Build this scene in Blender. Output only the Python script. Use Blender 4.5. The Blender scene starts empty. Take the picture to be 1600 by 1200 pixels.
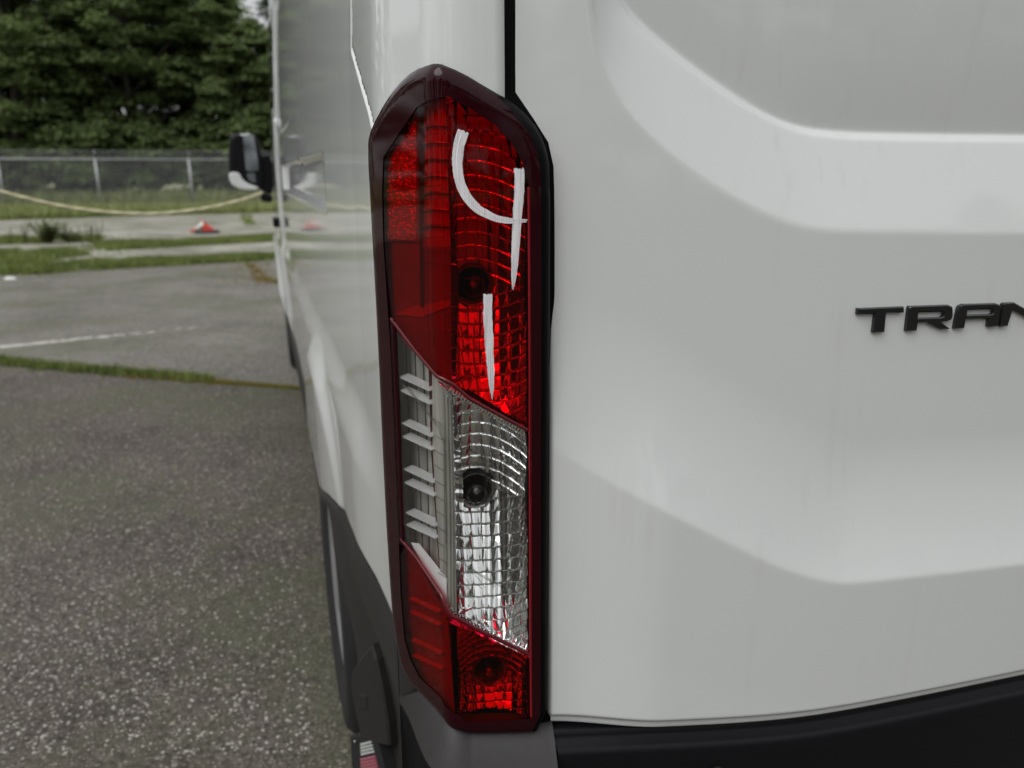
import bpy, bmesh, math, random
import numpy as np
from math import sin, cos, tan, atan, atan2, pi, radians, sqrt, exp
from mathutils import Matrix, Vector
from mathutils.geometry import delaunay_2d_cdt

C = bpy.context.scene.collection
scene = bpy.context.scene
rng = np.random.default_rng(7)
random.seed(7)

# ------------------------------------------------------------------ camera
FPX = 1200.0; HY = 272.0; VX = 404.0; CAMH = 1.30
PITCH = atan((600 - HY) / FPX)
PSI = atan((800 - VX) * cos(PITCH) / FPX)
fw = np.array([sin(PSI) * cos(PITCH), cos(PSI) * cos(PITCH), -sin(PITCH)])
rt = np.array([cos(PSI), -sin(PSI), 0.0])
up = np.cross(rt, fw)
CAM = np.array([0, 0, CAMH])
cd = bpy.data.cameras.new('camera'); cam = bpy.data.objects.new('camera', cd); C.objects.link(cam)
cd.sensor_width = 36; cd.lens = 27; cd.clip_start = 0.02; cd.clip_end = 2000
m = Matrix(((rt[0], up[0], -fw[0], 0), (rt[1], up[1], -fw[1], 0), (rt[2], up[2], -fw[2], CAMH), (0, 0, 0, 1)))
cam.matrix_world = m
cd.dof.use_dof = True; cd.dof.focus_distance = 0.72; cd.dof.aperture_fstop = 5.8
scene.camera = cam

# ------------------------------------------------------------------ sky, sun, exposure
W = bpy.data.worlds.new('World'); scene.world = W; W.use_nodes = True
nt = W.node_tree; nt.nodes.clear()
SUN_EL = radians(50); SUN_ROT = radians(242)
sky = nt.nodes.new('ShaderNodeTexSky'); sky.sky_type = 'NISHITA'; sky.sun_disc = False
sky.sun_elevation = SUN_EL; sky.sun_rotation = SUN_ROT; sky.dust_density = 4; sky.air_density = 1.0
hs = nt.nodes.new('ShaderNodeHueSaturation'); hs.inputs['Saturation'].default_value = 0.25
nt.links.new(sky.outputs[0], hs.inputs['Color'])
tc = nt.nodes.new('ShaderNodeTexCoord'); sp = nt.nodes.new('ShaderNodeSeparateXYZ')
nt.links.new(tc.outputs['Generated'], sp.inputs[0])
rp = nt.nodes.new('ShaderNodeValToRGB')
rp.color_ramp.elements[0].position = 0.0; rp.color_ramp.elements[0].color = (0.62, 0.63, 0.64, 1)
rp.color_ramp.elements[1].position = 1.0; rp.color_ramp.elements[1].color = (1.10, 1.11, 1.12, 1)
nt.links.new(sp.outputs['Z'], rp.inputs[0])
cl = nt.nodes.new('ShaderNodeTexNoise'); cl.inputs['Scale'].default_value = 2.2; cl.inputs['Detail'].default_value = 5
nt.links.new(tc.outputs['Generated'], cl.inputs['Vector'])
mr = nt.nodes.new('ShaderNodeMapRange'); mr.inputs['From Min'].default_value = 0.3; mr.inputs['From Max'].default_value = 0.7
mr.inputs['To Min'].default_value = 7.4; mr.inputs['To Max'].default_value = 9.4
nt.links.new(cl.outputs['Fac'], mr.inputs['Value'])
vm = nt.nodes.new('ShaderNodeVectorMath'); vm.operation = 'SCALE'
nt.links.new(rp.outputs[0], vm.inputs[0]); nt.links.new(mr.outputs[0], vm.inputs['Scale'])
mx = nt.nodes.new('ShaderNodeMix'); mx.data_type = 'RGBA'; mx.inputs[0].default_value = 0.85
nt.links.new(hs.outputs[0], mx.inputs[6]); nt.links.new(vm.outputs[0], mx.inputs[7])
bg = nt.nodes.new('ShaderNodeBackground'); bg.inputs['Strength'].default_value = 0.10
nt.links.new(mx.outputs[2], bg.inputs['Color'])
wo = nt.nodes.new('ShaderNodeOutputWorld'); nt.links.new(bg.outputs[0], wo.inputs[0])
sd = bpy.data.lights.new('sun', 'SUN'); sd.energy = 1.2; sd.angle = radians(40); sd.color = (1, 0.985, 0.965)
so = bpy.data.objects.new('sun', sd); C.objects.link(so)
sdir = Vector((sin(SUN_ROT) * cos(SUN_EL), cos(SUN_ROT) * cos(SUN_EL), sin(SUN_EL)))
so.rotation_euler = sdir.to_track_quat('Z', 'Y').to_euler()
so.location = (0, 0, 20)
scene.view_settings.view_transform = 'Standard'; scene.view_settings.look = 'None'
scene.view_settings.exposure = 0.24; scene.view_settings.gamma = 1; scene.view_settings.use_curve_mapping = False
scene.cycles.max_bounces = 14; scene.cycles.transparent_max_bounces = 16
scene.cycles.glossy_bounces = 8; scene.cycles.transmission_bounces = 8

# ------------------------------------------------------------------ helpers
def ray(px, py):
    return rt * (px - 800) / FPX + up * (600 - py) / FPX + fw
def atZ(px, py, Z=0.0):
    d = ray(px, py); return CAM + d * (Z - CAMH) / d[2]
def atY(px, py, Y):
    d = ray(px, py); return CAM + d * Y / d[1]
def atX(px, py, X):
    d = ray(px, py); return CAM + d * X / d[0]

def mesh_from(name, verts, faces, mats=None, parent=None, smooth=True, fmat=None):
    me = bpy.data.meshes.new(name)
    verts = np.asarray(verts, dtype=np.float32)
    if isinstance(faces, np.ndarray):
        n, k = faces.shape
        me.vertices.add(len(verts)); me.vertices.foreach_set('co', verts.ravel())
        me.loops.add(n * k); me.loops.foreach_set('vertex_index', faces.astype(np.int32).ravel())
        me.polygons.add(n); me.polygons.foreach_set('loop_start', np.arange(0, n * k, k, dtype=np.int32))
        me.polygons.foreach_set('loop_total', np.full(n, k, dtype=np.int32))
        me.update(calc_edges=True); me.validate()
    else:
        me.from_pydata([tuple(map(float, v)) for v in verts], [], [tuple(f) for f in faces]); me.update()
    if mats is not None:
        for mm in (mats if isinstance(mats, (list, tuple)) else [mats]): me.materials.append(mm)
    if fmat is not None: me.polygons.foreach_set('material_index', np.asarray(fmat, dtype=np.int32))
    if smooth: me.polygons.foreach_set('use_smooth', np.ones(len(me.polygons), dtype=bool))
    o = bpy.data.objects.new(name, me); C.objects.link(o)
    if parent is not None: o.parent = parent
    return o

def tag(o, label=None, cat=None, group=None, kind=None):
    if label: o['label'] = label
    if cat: o['category'] = cat
    if group: o['group'] = group
    if kind: o['kind'] = kind
    return o
def empty(name, label, cat, group=None, loc=(0, 0, 0)):
    o = bpy.data.objects.new(name, None); C.objects.link(o); o.location = loc
    return tag(o, label, cat, group)

def grid_faces(nu, nv, mask=None):
    i, j = np.meshgrid(np.arange(nu - 1), np.arange(nv - 1), indexing='ij')
    a = i * nv + j
    f = np.stack([a, a + nv, a + nv + 1, a + 1], -1)
    if mask is not None: f = f[mask]
    return f.reshape(-1, 4)

def pip(px, py, poly):
    poly = np.asarray(poly); x = np.asarray(px); y = np.asarray(py)
    r = np.zeros(x.shape, bool); n = len(poly)
    for i in range(n):
        x1, y1 = poly[i]; x2, y2 = poly[(i + 1) % n]
        if y1 == y2: continue
        c = ((y1 > y) != (y2 > y)) & (x < (x2 - x1) * (y - y1) / (y2 - y1) + x1)
        r ^= c
    return r
def seg_dist(px, py, line, closed=False):
    line = np.asarray(line, float); x = np.asarray(px, float); y = np.asarray(py, float)
    d = np.full(x.shape, 1e9); n = len(line)
    for i in range(n if closed else n - 1):
        a = line[i]; b = line[(i + 1) % n]; ab = b - a; L = ab @ ab
        if L == 0: continue
        t = np.clip(((x - a[0]) * ab[0] + (y - a[1]) * ab[1]) / L, 0, 1)
        d = np.minimum(d, np.hypot(x - a[0] - t * ab[0], y - a[1] - t * ab[1]))
    return d
def resample(line, step, closed=False):
    line = [np.array(p, float) for p in line]
    if closed: line = line + [line[0]]
    out = []
    for a, b in zip(line[:-1], line[1:]):
        n = max(1, int(np.linalg.norm(b - a) / step + .5))
        for k in range(n): out.append(a + (b - a) * k / n)
    if not closed: out.append(line[-1])
    return out
def chaikin(line, it=2, closed=False):
    line = [np.array(p, float) for p in line]
    for _ in range(it):
        out = []
        n = len(line)
        if not closed: out.append(line[0])
        for i in range(n if closed else n - 1):
            a = line[i]; b = line[(i + 1) % n]
            out += [a * .75 + b * .25, a * .25 + b * .75]
        if not closed: out.append(line[-1])
        line = out
    return line
def inset(poly, d):
    """move a closed outline inwards by d"""
    P = np.array(poly); n = len(P)
    area = 0.5 * np.sum(P[:, 0] * np.roll(P[:, 1], -1) - np.roll(P[:, 0], -1) * P[:, 1])
    sgn = 1 if area > 0 else -1
    out = []
    for i in range(n):
        a = P[i - 1]; b = P[i]; c = P[(i + 1) % n]
        t1 = (b - a) / (np.linalg.norm(b - a) + 1e-12); t2 = (c - b) / (np.linalg.norm(c - b) + 1e-12)
        n1 = np.array([-t1[1], t1[0]]) * sgn; n2 = np.array([-t2[1], t2[0]]) * sgn
        nn = n1 + n2; l = np.linalg.norm(nn)
        nn = nn / l if l > 1e-6 else n1
        k = max(0.45, nn @ n1)
        out.append(b + nn * d / k)
    return out
def patch(name, outline, fn, step, mat, parent=None, holes=(), extra=None, smooth=True):
    """fill a traced outline with a fine triangle mesh laid on the surface fn(u, v)"""
    o2 = resample(outline, step, True)
    pts = [tuple(p) for p in o2]; n0 = len(pts)
    edges = [(i, (i + 1) % n0) for i in range(n0)]
    hp = []
    for h in holes:
        hh = resample(h, step, True); k = len(pts)
        pts += [tuple(p) for p in hh]; edges += [(k + i, k + (i + 1) % len(hh)) for i in range(len(hh))]
        hp.append(hh)
    P = np.array(o2); u0, v0 = P.min(0); u1, v1 = P.max(0)
    uu, vv = np.meshgrid(np.arange(u0, u1, step), np.arange(v0, v1, step), indexing='ij')
    uu = uu.ravel(); vv = vv.ravel()
    ok = pip(uu, vv, o2) & (seg_dist(uu, vv, o2, True) > step * .45)
    for h in hp: ok &= ~pip(uu, vv, h) & (seg_dist(uu, vv, h, True) > step * .45)
    pts += list(zip(uu[ok], vv[ok]))
    if extra is not None: pts += [tuple(p) for p in extra]
    r = delaunay_2d_cdt([Vector(p) for p in pts], edges, [], 1, 1e-7)
    V = np.array([tuple(v) for v in r[0]]); T = np.array(r[2])
    cx = V[T].mean(1)
    keep = pip(cx[:, 0], cx[:, 1], o2)
    for h in hp: keep &= ~pip(cx[:, 0], cx[:, 1], h)
    T = T[keep]
    return mesh_from(name, fn(V[:, 0], V[:, 1]), T, mat, parent, smooth)

class MB:
    """collects simple solids into one mesh"""
    def __init__(s): s.v = []; s.f = []
    def add(s, v, f):
        n = len(s.v); s.v += [tuple(map(float, p)) for p in v]; s.f += [tuple(i + n for i in q) for q in f]
    def hexa(s, p):  # 8 points: bottom 4, top 4
        s.add(p, [(0, 3, 2, 1), (4, 5, 6, 7), (0, 1, 5, 4), (1, 2, 6, 5), (2, 3, 7, 6), (3, 0, 4, 7)])
    def box(s, c, d):
        x, y, z = c; a, b, e = d[0] / 2, d[1] / 2, d[2] / 2
        s.hexa([(x - a, y - b, z - e), (x + a, y - b, z - e), (x + a, y + b, z - e), (x - a, y + b, z - e),
                (x - a, y - b, z + e), (x + a, y - b, z + e), (x + a, y + b, z + e), (x - a, y + b, z + e)])
    def tube(s, pts, r, n=8, cap=True):
        pts = [np.array(p, float) for p in pts]
        rs = r if hasattr(r, '__len__') else [r] * len(pts)
        rings = []
        pu = None
        for i, p in enumerate(pts):
            t = pts[min(i + 1, len(pts) - 1)] - pts[max(i - 1, 0)]; t = t / (np.linalg.norm(t) + 1e-12)
            if pu is None:
                a = np.array([0, 0, 1.0]) if abs(t[2]) < .9 else np.array([1.0, 0, 0])
                pu = np.cross(t, a)
            pu = pu - t * (pu @ t); pu /= np.linalg.norm(pu) + 1e-12
            w = np.cross(t, pu)
            rings.append([p + rs[i] * (cos(2 * pi * k / n) * pu + sin(2 * pi * k / n) * w) for k in range(n)])
        v = [q for rr in rings for q in rr]
        f = [(i * n + k, i * n + (k + 1) % n, (i + 1) * n + (k + 1) % n, (i + 1) * n + k)
             for i in range(len(pts) - 1) for k in range(n)]
        if cap: f += [tuple(range(n))[::-1], tuple((len(pts) - 1) * n + k for k in range(n))]
        s.add(v, f)
    def build(s, name, mat, parent=None, smooth=False):
        return mesh_from(name, s.v, s.f, mat, parent, smooth)

# ------------------------------------------------------------------ materials
def newmat(name):
    m = bpy.data.materials.new(name); m.use_nodes = True
    return m, m.node_tree, m.node_tree.nodes['Principled BSDF']
def N(t, kind, **kw):
    n = t.nodes.new('ShaderNode' + kind)
    for k, v in kw.items():
        if k in n.inputs: n.inputs[k].default_value = v
        else: setattr(n, k, v)
    return n
def simple(name, col, rough=.5, metal=0., coat=0., coatr=.03, spec=.5, bump=0., bscale=200., var=0.):
    m, t, b = newmat(name)
    b.inputs['Base Color'].default_value = (*col, 1); b.inputs['Roughness'].default_value = rough
    b.inputs['Metallic'].default_value = metal; b.inputs['Coat Weight'].default_value = coat
    b.inputs['Coat Roughness'].default_value = coatr; b.inputs['Specular IOR Level'].default_value = spec
    tcn = N(t, 'TexCoord')
    if bump:
        nz = N(t, 'TexNoise', Scale=bscale, Detail=3.); bp = N(t, 'Bump', Strength=bump, Distance=.001)
        t.links.new(tcn.outputs['Object'], nz.inputs['Vector']); t.links.new(nz.outputs['Fac'], bp.inputs['Height'])
        t.links.new(bp.outputs[0], b.inputs['Normal'])
    if var:
        nz = N(t, 'TexNoise', Scale=bscale / 12, Detail=5.); mrn = N(t, 'MapRange')
        mrn.inputs['To Min'].default_value = 1 - var; mrn.inputs['To Max'].default_value = 1 + var
        t.links.new(tcn.outputs['Object'], nz.inputs['Vector']); t.links.new(nz.outputs['Fac'], mrn.inputs['Value'])
        v = N(t, 'VectorMath', operation='SCALE'); v.inputs[0].default_value = col
        t.links.new(mrn.outputs[0], v.inputs['Scale']); t.links.new(v.outputs[0], b.inputs['Base Color'])
    return m

def paint_mat():
    m, t, b = newmat('white_paint')
    tcn = N(t, 'TexCoord')
    b.inputs['Roughness'].default_value = .45; b.inputs['Coat Weight'].default_value = 1.0
    b.inputs['Coat Roughness'].default_value = .015; b.inputs['Specular IOR Level'].default_value = .3
    # faint rain streaks and dust
    mp = N(t, 'Mapping'); mp.inputs['Scale'].default_value = (90, 90, 2.2)
    nz = N(t, 'TexNoise', Scale=1., Detail=3.); t.links.new(tcn.outputs['Object'], mp.inputs[0]); t.links.new(mp.outputs[0], nz.inputs['Vector'])
    n2 = N(t, 'TexNoise', Scale=5., Detail=4.); t.links.new(tcn.outputs['Object'], n2.inputs['Vector'])
    mrn = N(t, 'MapRange'); mrn.inputs['From Min'].default_value = .56; mrn.inputs['From Max'].default_value = .74
    t.links.new(nz.outputs['Fac'], mrn.inputs['Value'])
    mr2 = N(t, 'MapRange'); mr2.inputs['From Min'].default_value = .48; mr2.inputs['From Max'].default_value = .66
    t.links.new(n2.outputs['Fac'], mr2.inputs['Value'])
    mu = N(t, 'Math', operation='MULTIPLY'); t.links.new(mrn.outputs[0], mu.inputs[0]); t.links.new(mr2.outputs[0], mu.inputs[1])
    mix = N(t, 'Mix', data_type='RGBA'); mix.inputs[6].default_value = (.730, .750, .748, 1); mix.inputs[7].default_value = (.68, .69, .695, 1)
    t.links.new(mu.outputs[0], mix.inputs[0]); t.links.new(mix.outputs[2], b.inputs['Base Color'])
    n3 = N(t, 'TexNoise', Scale=900., Detail=1.); t.links.new(tcn.outputs['Object'], n3.inputs['Vector'])
    n4 = N(t, 'TexNoise', Scale=6., Detail=2.); t.links.new(tcn.outputs['Object'], n4.inputs['Vector'])
    bp = N(t, 'Bump', Strength=.012, Distance=.001); t.links.new(n3.outputs['Fac'], bp.inputs['Height'])
    bp2 = N(t, 'Bump', Strength=.10, Distance=.004); t.links.new(n4.outputs['Fac'], bp2.inputs['Height']); t.links.new(bp.outputs[0], bp2.inputs['Normal'])
    t.links.new(bp2.outputs[0], b.inputs['Coat Normal'])
    return m
PAINT = paint_mat()
PLASTIC = simple('dark_grain_plastic', (.019, .0165, .016), .55, bump=.35, bscale=900., var=.25)
BUMP = simple('bumper_plastic', (.034, .031, .032), .5, bump=.4, bscale=900., var=.2)
PLASTIC2 = simple('smooth_black_plastic', (.006, .006, .008), .4, spec=.2, bump=.1, bscale=700.)
RUBBER = simple('rubber', (.012, .012, .013), .7, bump=.2, bscale=400.)
BLACKG = simple('gloss_black', (.004, .002, .003), .12, coat=.6)
CHROME = simple('chrome', (.95, .96, .97), .05, metal=1.)
CHROME_D = simple('satin_reflector', (.40, .39, .37), .22, metal=.75, bump=.05, bscale=300.)
DARKRED = simple('dark_red_inner', (.42, .010, .04), .35, bump=.4, bscale=260., var=.4)
DARK2 = simple('deep_red_inner', (.17, .004, .022), .4, bump=.3, bscale=300., var=.5)
HOT = simple('red_flash_facet', (.50, .012, .04), .22, metal=.4)  # flashes of light on red facets and ribs, put into the colour
RCHROME = simple('chrome_bright', (.92, .93, .94), .18, metal=.55)
BADGE = simple('black_badge', (.006, .006, .008), .22, coat=.5, coatr=.1)
def mark_mat():
    m, t, b = newmat('white_marker'); tcn = N(t, 'TexCoord'); mp = N(t, 'Mapping'); mp.inputs['Scale'].default_value = (1100, 1100, 30)
    nz = N(t, 'TexNoise', Scale=1., Detail=2.); t.links.new(tcn.outputs['Object'], mp.inputs[0]); t.links.new(mp.outputs[0], nz.inputs['Vector'])
    cr = N(t, 'ValToRGB'); cr.color_ramp.elements[0].position = .36; cr.color_ramp.elements[0].color = (.68, .63, .66, 1); cr.color_ramp.elements[1].position = .52; cr.color_ramp.elements[1].color = (.90, .88, .91, 1)
    t.links.new(nz.outputs['Fac'], cr.inputs[0]); t.links.new(cr.outputs[0], b.inputs['Base Color']); b.inputs['Roughness'].default_value = .45
    return m
MARK = mark_mat()

def lens_mat(name, tint, refl=1.0, rough=.02, bump=0., bscale=50.):
    m, t, b = newmat(name); t.nodes.remove(b)
    out = t.nodes['Material Output']
    tr = N(t, 'BsdfTransparent'); tr.inputs[0].default_value = (*tint, 1)
    gl = N(t, 'BsdfGlossy'); gl.inputs['Roughness'].default_value = rough; gl.inputs[0].default_value = (refl, refl, refl, 1)
    fr = N(t, 'Fresnel', IOR=1.5); mixn = N(t, 'MixShader')
    ge = N(t, 'NewGeometry'); ior = N(t, 'MapRange'); ior.inputs['To Min'].default_value = 1.42; ior.inputs['To Max'].default_value = 1 / 1.42
    t.links.new(ge.outputs['Backfacing'], ior.inputs['Value']); t.links.new(ior.outputs[0], fr.inputs['IOR'])
    t.links.new(fr.outputs[0], mixn.inputs[0]); t.links.new(tr.outputs[0], mixn.inputs[1]); t.links.new(gl.outputs[0], mixn.inputs[2])
    t.links.new(mixn.outputs[0], out.inputs[0])
    if bump:
        tcn = N(t, 'TexCoord'); nz = N(t, 'TexNoise', Scale=bscale, Detail=2.); bp = N(t, 'Bump', Strength=bump, Distance=.002)
        t.links.new(tcn.outputs['Object'], nz.inputs['Vector']); t.links.new(nz.outputs['Fac'], bp.inputs['Height'])
        t.links.new(bp.outputs[0], fr.inputs['Normal']); t.links.new(bp.outputs[0], gl.inputs['Normal'])
    return m
RED_LENS = lens_mat('red_lens_plastic', (.80, .004, .032), .5)
CLEAR_LENS = lens_mat('clear_lens_plastic', (.93, .93, .92))
BEZEL = simple('maroon_bezel', (.020, .0004, .003), .07, spec=.25)
RIB_C = lens_mat('clear_ridge', (.76, .77, .76), 1.0, .03)
RIB_R = lens_mat('red_ridge', (.86, .012, .03), .9, .04)

# ------------------------------------------------------------------ van body surfaces
KD = .0875; Y0 = .579
P1 = np.array([.1495, .6665]); ANG = radians(17)
dS = np.array([-sin(ANG), cos(ANG)])
LS = .122
P0 = P1 + dS * LS
def ydoor(x): return Y0 + KD * (x - 1.15) ** 2
def sstep(a, b, x):
    t = np.clip((x - a) / (b - a), 0, 1); return t * t * (3 - 2 * t)
def plan_raw(s):
    s = np.asarray(s, float)
    x = np.where(s >= 0, P1[0] + s, np.where(s >= -LS, P1[0] + dS[0] * (-s), P0[0] - .0025 * (1 - np.exp(-(-s - LS) / .03))))
    y = np.where(s >= 0, ydoor(P1[0] + s), np.where(s >= -LS, P1[1] + dS[1] * (-s), P0[1] + (-s - LS)))
    return x, y
def plan(s, r):
    """plan curve with its two bends rounded"""
    s = np.asarray(s, float); X = 0; Y = 0
    K = 9
    for k in range(K):
        o = r * (2 * (k + .5) / K - 1); a, b = plan_raw(s + o); X = X + a / K; Y = Y + b / K
    return X, Y
def plan_n(s, r):
    e = .0015; x1, y1 = plan(s - e, r); x2, y2 = plan(s + e, r)
    tx, ty = x2 - x1, y2 - y1; l = np.hypot(tx, ty) + 1e-12
    return ty / l, -tx / l      # points away from the van
LENS_R = .005
def lamp_map(s, z, off, r=LENS_R):
    x, y = plan(s, r); nx, ny = plan_n(s, r)
    return np.stack([x + nx * off, y + ny * off, np.asarray(z, float) + 0 * x], -1)
_SS = np.linspace(-.14, .12, 1200)
def lamp_px(px, py, off=0., r=LENS_R):
    d = ray(px, py)
    P = lamp_map(_SS, np.zeros_like(_SS), off, r)
    f = P[:, 0] * d[1] - P[:, 1] * d[0]
    i = np.where((f[:-1] < 0) & (f[1:] >= 0))[0]
    i = i[0] if len(i) else (0 if f[0] > 0 else len(f) - 2)
    t = -f[i] / (f[i + 1] - f[i]); s = _SS[i] + t * (_SS[i + 1] - _SS[i])
    y = P[i, 1] + t * (P[i + 1, 1] - P[i, 1])
    return np.array([s, CAMH + d[2] * y / d[1]])
def LP(pts, off=0.): return [lamp_px(a, b, off) for a, b in pts]
def door_px(px, py, off=0.):
    d = ray(px, py); Y = .65
    for _ in range(50): Y = ydoor(d[0] * Y / d[1]) - off
    return CAM + d * Y / d[1]
def DP(pts): return [door_px(a, b)[[0, 2]] for a, b in pts]

# side skin: how far out the side is at (y, z)
RW = (1.72, .36); FWH = (5.45, .36)       # wheel centres (y, z)
REC = [(1.5, 1.445), (4.35, 1.445), (4.35, 2.15), (1.5, 2.15)]
def side_x(y, z):
    y = np.asarray(y, float); z = np.asarray(z, float)
    x = P0[0] - .0025 * (1 - np.exp(-np.clip(y - P0[1], 0, 9) / .03))
    x = x - .020 * np.sin(np.clip((y - 1.0) / 5.6, 0, 1) * pi) * sstep(.5, 1.2, z)
    x = x + .055 * np.clip(z - 1.30, 0, 3) ** 1.5 + .9 * np.clip(z - 2.25, 0, 1) ** 2      # tumblehome
    x = x - .014 * sstep(1.00, .90, z) * sstep(.8, 1.1, y) + .016 * sstep(.62, .42, z)       # lower swage
    for (cy, cz), on in ((RW, 1), (FWH, 1)):
        rr = np.hypot(y - cy, (z - cz))
        x = x - .020 * sstep(.60, .52, rr) * sstep(.35, .5, z) * (sstep(1.15, 1.65, y) if cy < 3 else 1)
    # window blank recess
    q = seg_dist(y, z, REC, True); ins = pip(y, z, chaikin(REC, 3, True))
    q = seg_dist(y, z, chaikin(REC, 3, True), True)
    x = x + .007 * np.where(ins, sstep(0, .02, q), 0)
    # rail channel
    t = sstep(1.236, 1.252, z) * sstep(1.334, 1.329, z) * sstep(1.395, 1.402, y) * sstep(3.4, 3.35, y)
    x = x + .014 * t
    x = x - .012 * sstep(3.98, 4.05, y) * sstep(.45, .6, z)
    # front wing bulge
    x = x + .10 * np.clip((y - 5.6) / 1.0, 0, 1) ** 2
    return x
def body_map(s, z, off=0., r=.034):
    """corner between side and rear doors"""
    x, y = plan(s, r); nx, ny = plan_n(s, r); z = np.asarray(z, float) + 0 * x
    tb = .055 * np.clip(z - 1.30, 0, 3) ** 1.5 + .9 * np.clip(z - 2.25, 0, 1) ** 2
    w = sstep(.05, -.09, s)
    return np.stack([x + nx * off + tb * w, y + ny * off + tb * .5 * (1 - w), z], -1)

van = empty('cargo_van', 'glossy white cargo van parked close by, left rear corner towards the camera', 'van', loc=(1.15, 3.4, 0))
VL = np.array([1.15, 3.4, 0])
def vparts(o, parent=van):
    """put a mesh whose vertices are in world space under the van"""
    o.parent = parent
    if parent is van: o.matrix_parent_inverse = Matrix.Translation(-Vector(VL))
    return o

# --- side panel (white) : grid over (y, z) above the cladding line
def ygrid():
    return np.concatenate([np.arange(0, .12, .004), np.arange(.12, 2.6, .008), np.arange(2.6, 5.8, .02)])
SEAM = [(.40, .797), (1.325, .797), (1.340, .812), (1.36, .835), (1.439, .975), (1.49, .967), (2.6, .967)]   # (z, y)
CLAD = [(.78, .783), (.93, .778), (1.10, .755), (1.28, .725), (1.50, .668), (1.70, .60), (1.85, .545), (2.05, .515), (2.3, .505), (3.2, .445), (5.0, .44), (6.6, .40)]
cz_y = [p[0] for p in CLAD]; cz_z = [p[1] for p in CLAD]
def clad(y): return np.interp(y, cz_y, cz_z)
u = ygrid(); zt = 2.56
t = np.concatenate([np.linspace(0, .62, 210), np.linspace(.62, 1, 90)[1:]])
U, T = np.meshgrid(u, t, indexing='ij')
Zp = clad(.797 + U); Zp = Zp + (zt - Zp) * T
ys = np.interp(Zp, [p[0] for p in SEAM], [p[1] for p in SEAM])
Yp = ys + U * (6.55 - ys) / u[-1] * 1.0
Yp = ys + U
Zp = clad(Yp) + (zt - clad(Yp)) * T
ys = np.interp(Zp, [p[0] for p in SEAM], [p[1] for p in SEAM]); Yp = ys + U
# cab front slopes back
X = side_x(Yp, Zp)
edge = Yp - ys
X = X + .004 * np.clip(1 - edge / .004, 0, 1) ** 2
e2 = Zp - clad(Yp); X = X + .003 * np.clip(1 - e2 / .004, 0, 1) ** 2
zz = np.where(Yp > 5.0, np.minimum(Zp, 2.56 - (Yp - 5.0) * .95), Zp)
V = np.stack([X, Yp, zz], -1).reshape(-1, 3)
vparts(mesh_from('side_panel', V, grid_faces(*U.shape), PAINT))

# --- lamp outline (px) and corner panel
LAMP_PX = [(683, 97), (720, 112), (762, 137), (797, 157), (822, 178), (842, 203), (855, 235), (860, 270), (860, 420), (859, 600), (858, 800), (857, 1000), (856, 1141),
           (790, 1143), (735, 1144), (722, 1140), (700, 1120), (672, 1091), (650, 1068), (636, 1042), (627, 1005), (620, 930), (611, 760), (601, 520), (592, 350), (586, 225), (590, 195), (606, 162), (628, 130), (655, 106)]
LAMP = LP(LAMP_PX)
s_seam_r = .2085 - P1[0]
top = [p for p in LAMP if p[1] > 1.333]
li = inset(LAMP, .007)
left_low = [np.array([-.1335, 1.333])]
# left border climbs along the side seam
lb = []
for z_, y_ in SEAM:
    if z_ >= 1.335: lb.append(np.array([-(y_ - .004 - P0[1]) - LS, z_]))
arc = []
for k in list(range(25, 30)) + list(range(0, 3)): arc.append(li[k])
outl = lb[::-1] + arc
outl = [q for q in outl if q[0] < s_seam_r - .002]
sr = lamp_px(790, 80)[0]
outl = [np.array([sr, 2.56])] + [np.array([lb[-1][0], 2.56])] + lb[::-1] + arc + [np.array([sr, li[2][1] + (li[3][1] - li[2][1]) * (sr - li[2][0]) / (li[3][0] - li[2][0])])]
cl_pts = []
for q in outl:
    if not cl_pts or np.linalg.norm(cl_pts[-1] - q) > 1e-4: cl_pts.append(q)
OUT_C = cl_pts
def corner_fn(s, z):
    dd = np.minimum(np.abs(s - sr), 1)
    sm = -(np.interp(z, [p[0] for p in SEAM], [p[1] for p in SEAM]) - .004 - P0[1]) - LS
    de = np.minimum(np.abs(s - sm), dd)
    return body_map(s, z, -.005 * np.clip(1 - de / .004, 0, 1) ** 2)
vparts(patch('corner_panel', OUT_C, corner_fn, .006, PAINT))

# --- rear door
L1 = DP([(980, -60), (1000, 0), (1040, 42), (1100, 92), (1180, 150), (1240, 185), (1285, 203), (1335, 211), (1420, 215), (1600, 223)])
L1[-1][1] = L1[-2][1]
L2 = DP([(925, -80), (928, 0), (938, 70), (952, 115), (985, 172), (1040, 230), (1120, 290), (1200, 334), (1255, 355), (1310, 363), (1420, 364), (1600, 366)])
L3 = DP([(862, 700), (905, 725), (960, 755), (1060, 805), (1150, 850), (1215, 880), (1285, 899), (1330, 897), (1400, 889), (1600, 867)])
XR = 1.146
def ext(L):
    L = [np.array(p) for p in L]; L.append(np.array([XR + .1, L[-1][1]])); return chaikin(L, 2)
L1 = ext(L1); L2 = ext(L2); L3 = ext(L3)
zL1b = [p for p in L1]
def sdf(x, z, L, close):
    """signed distance, positive above the line"""
    d = seg_dist(x, z, L)
    ins = pip(x, z, list(L) + close)
    return np.where(ins, d, -d)
CL = [np.array([XR + .1, 2.9]), np.array([.30, 2.9])]
CL2 = [np.array([XR + .1, 2.9]), np.array([.255, 2.9])]
CL3 = [np.array([XR + .1, 2.9]), np.array([-.3, 2.9]), np.array([-.3, L3[0][1] + .25])]
BOT = DP([(860, 1139), (930, 1136), (1050, 1131), (1150, 1126), (1230, 1119), (1300, 1109), (1400, 1090), (1500, 1070), (1600, 1049)])
BOT = [np.array(p) for p in BOT] + [np.array([XR + .1, BOT[-1][1] - .0])]
BOT = chaikin(BOT, 2)
bx = [p[0] for p in BOT]; bz = [p[1] for p in BOT]
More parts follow.
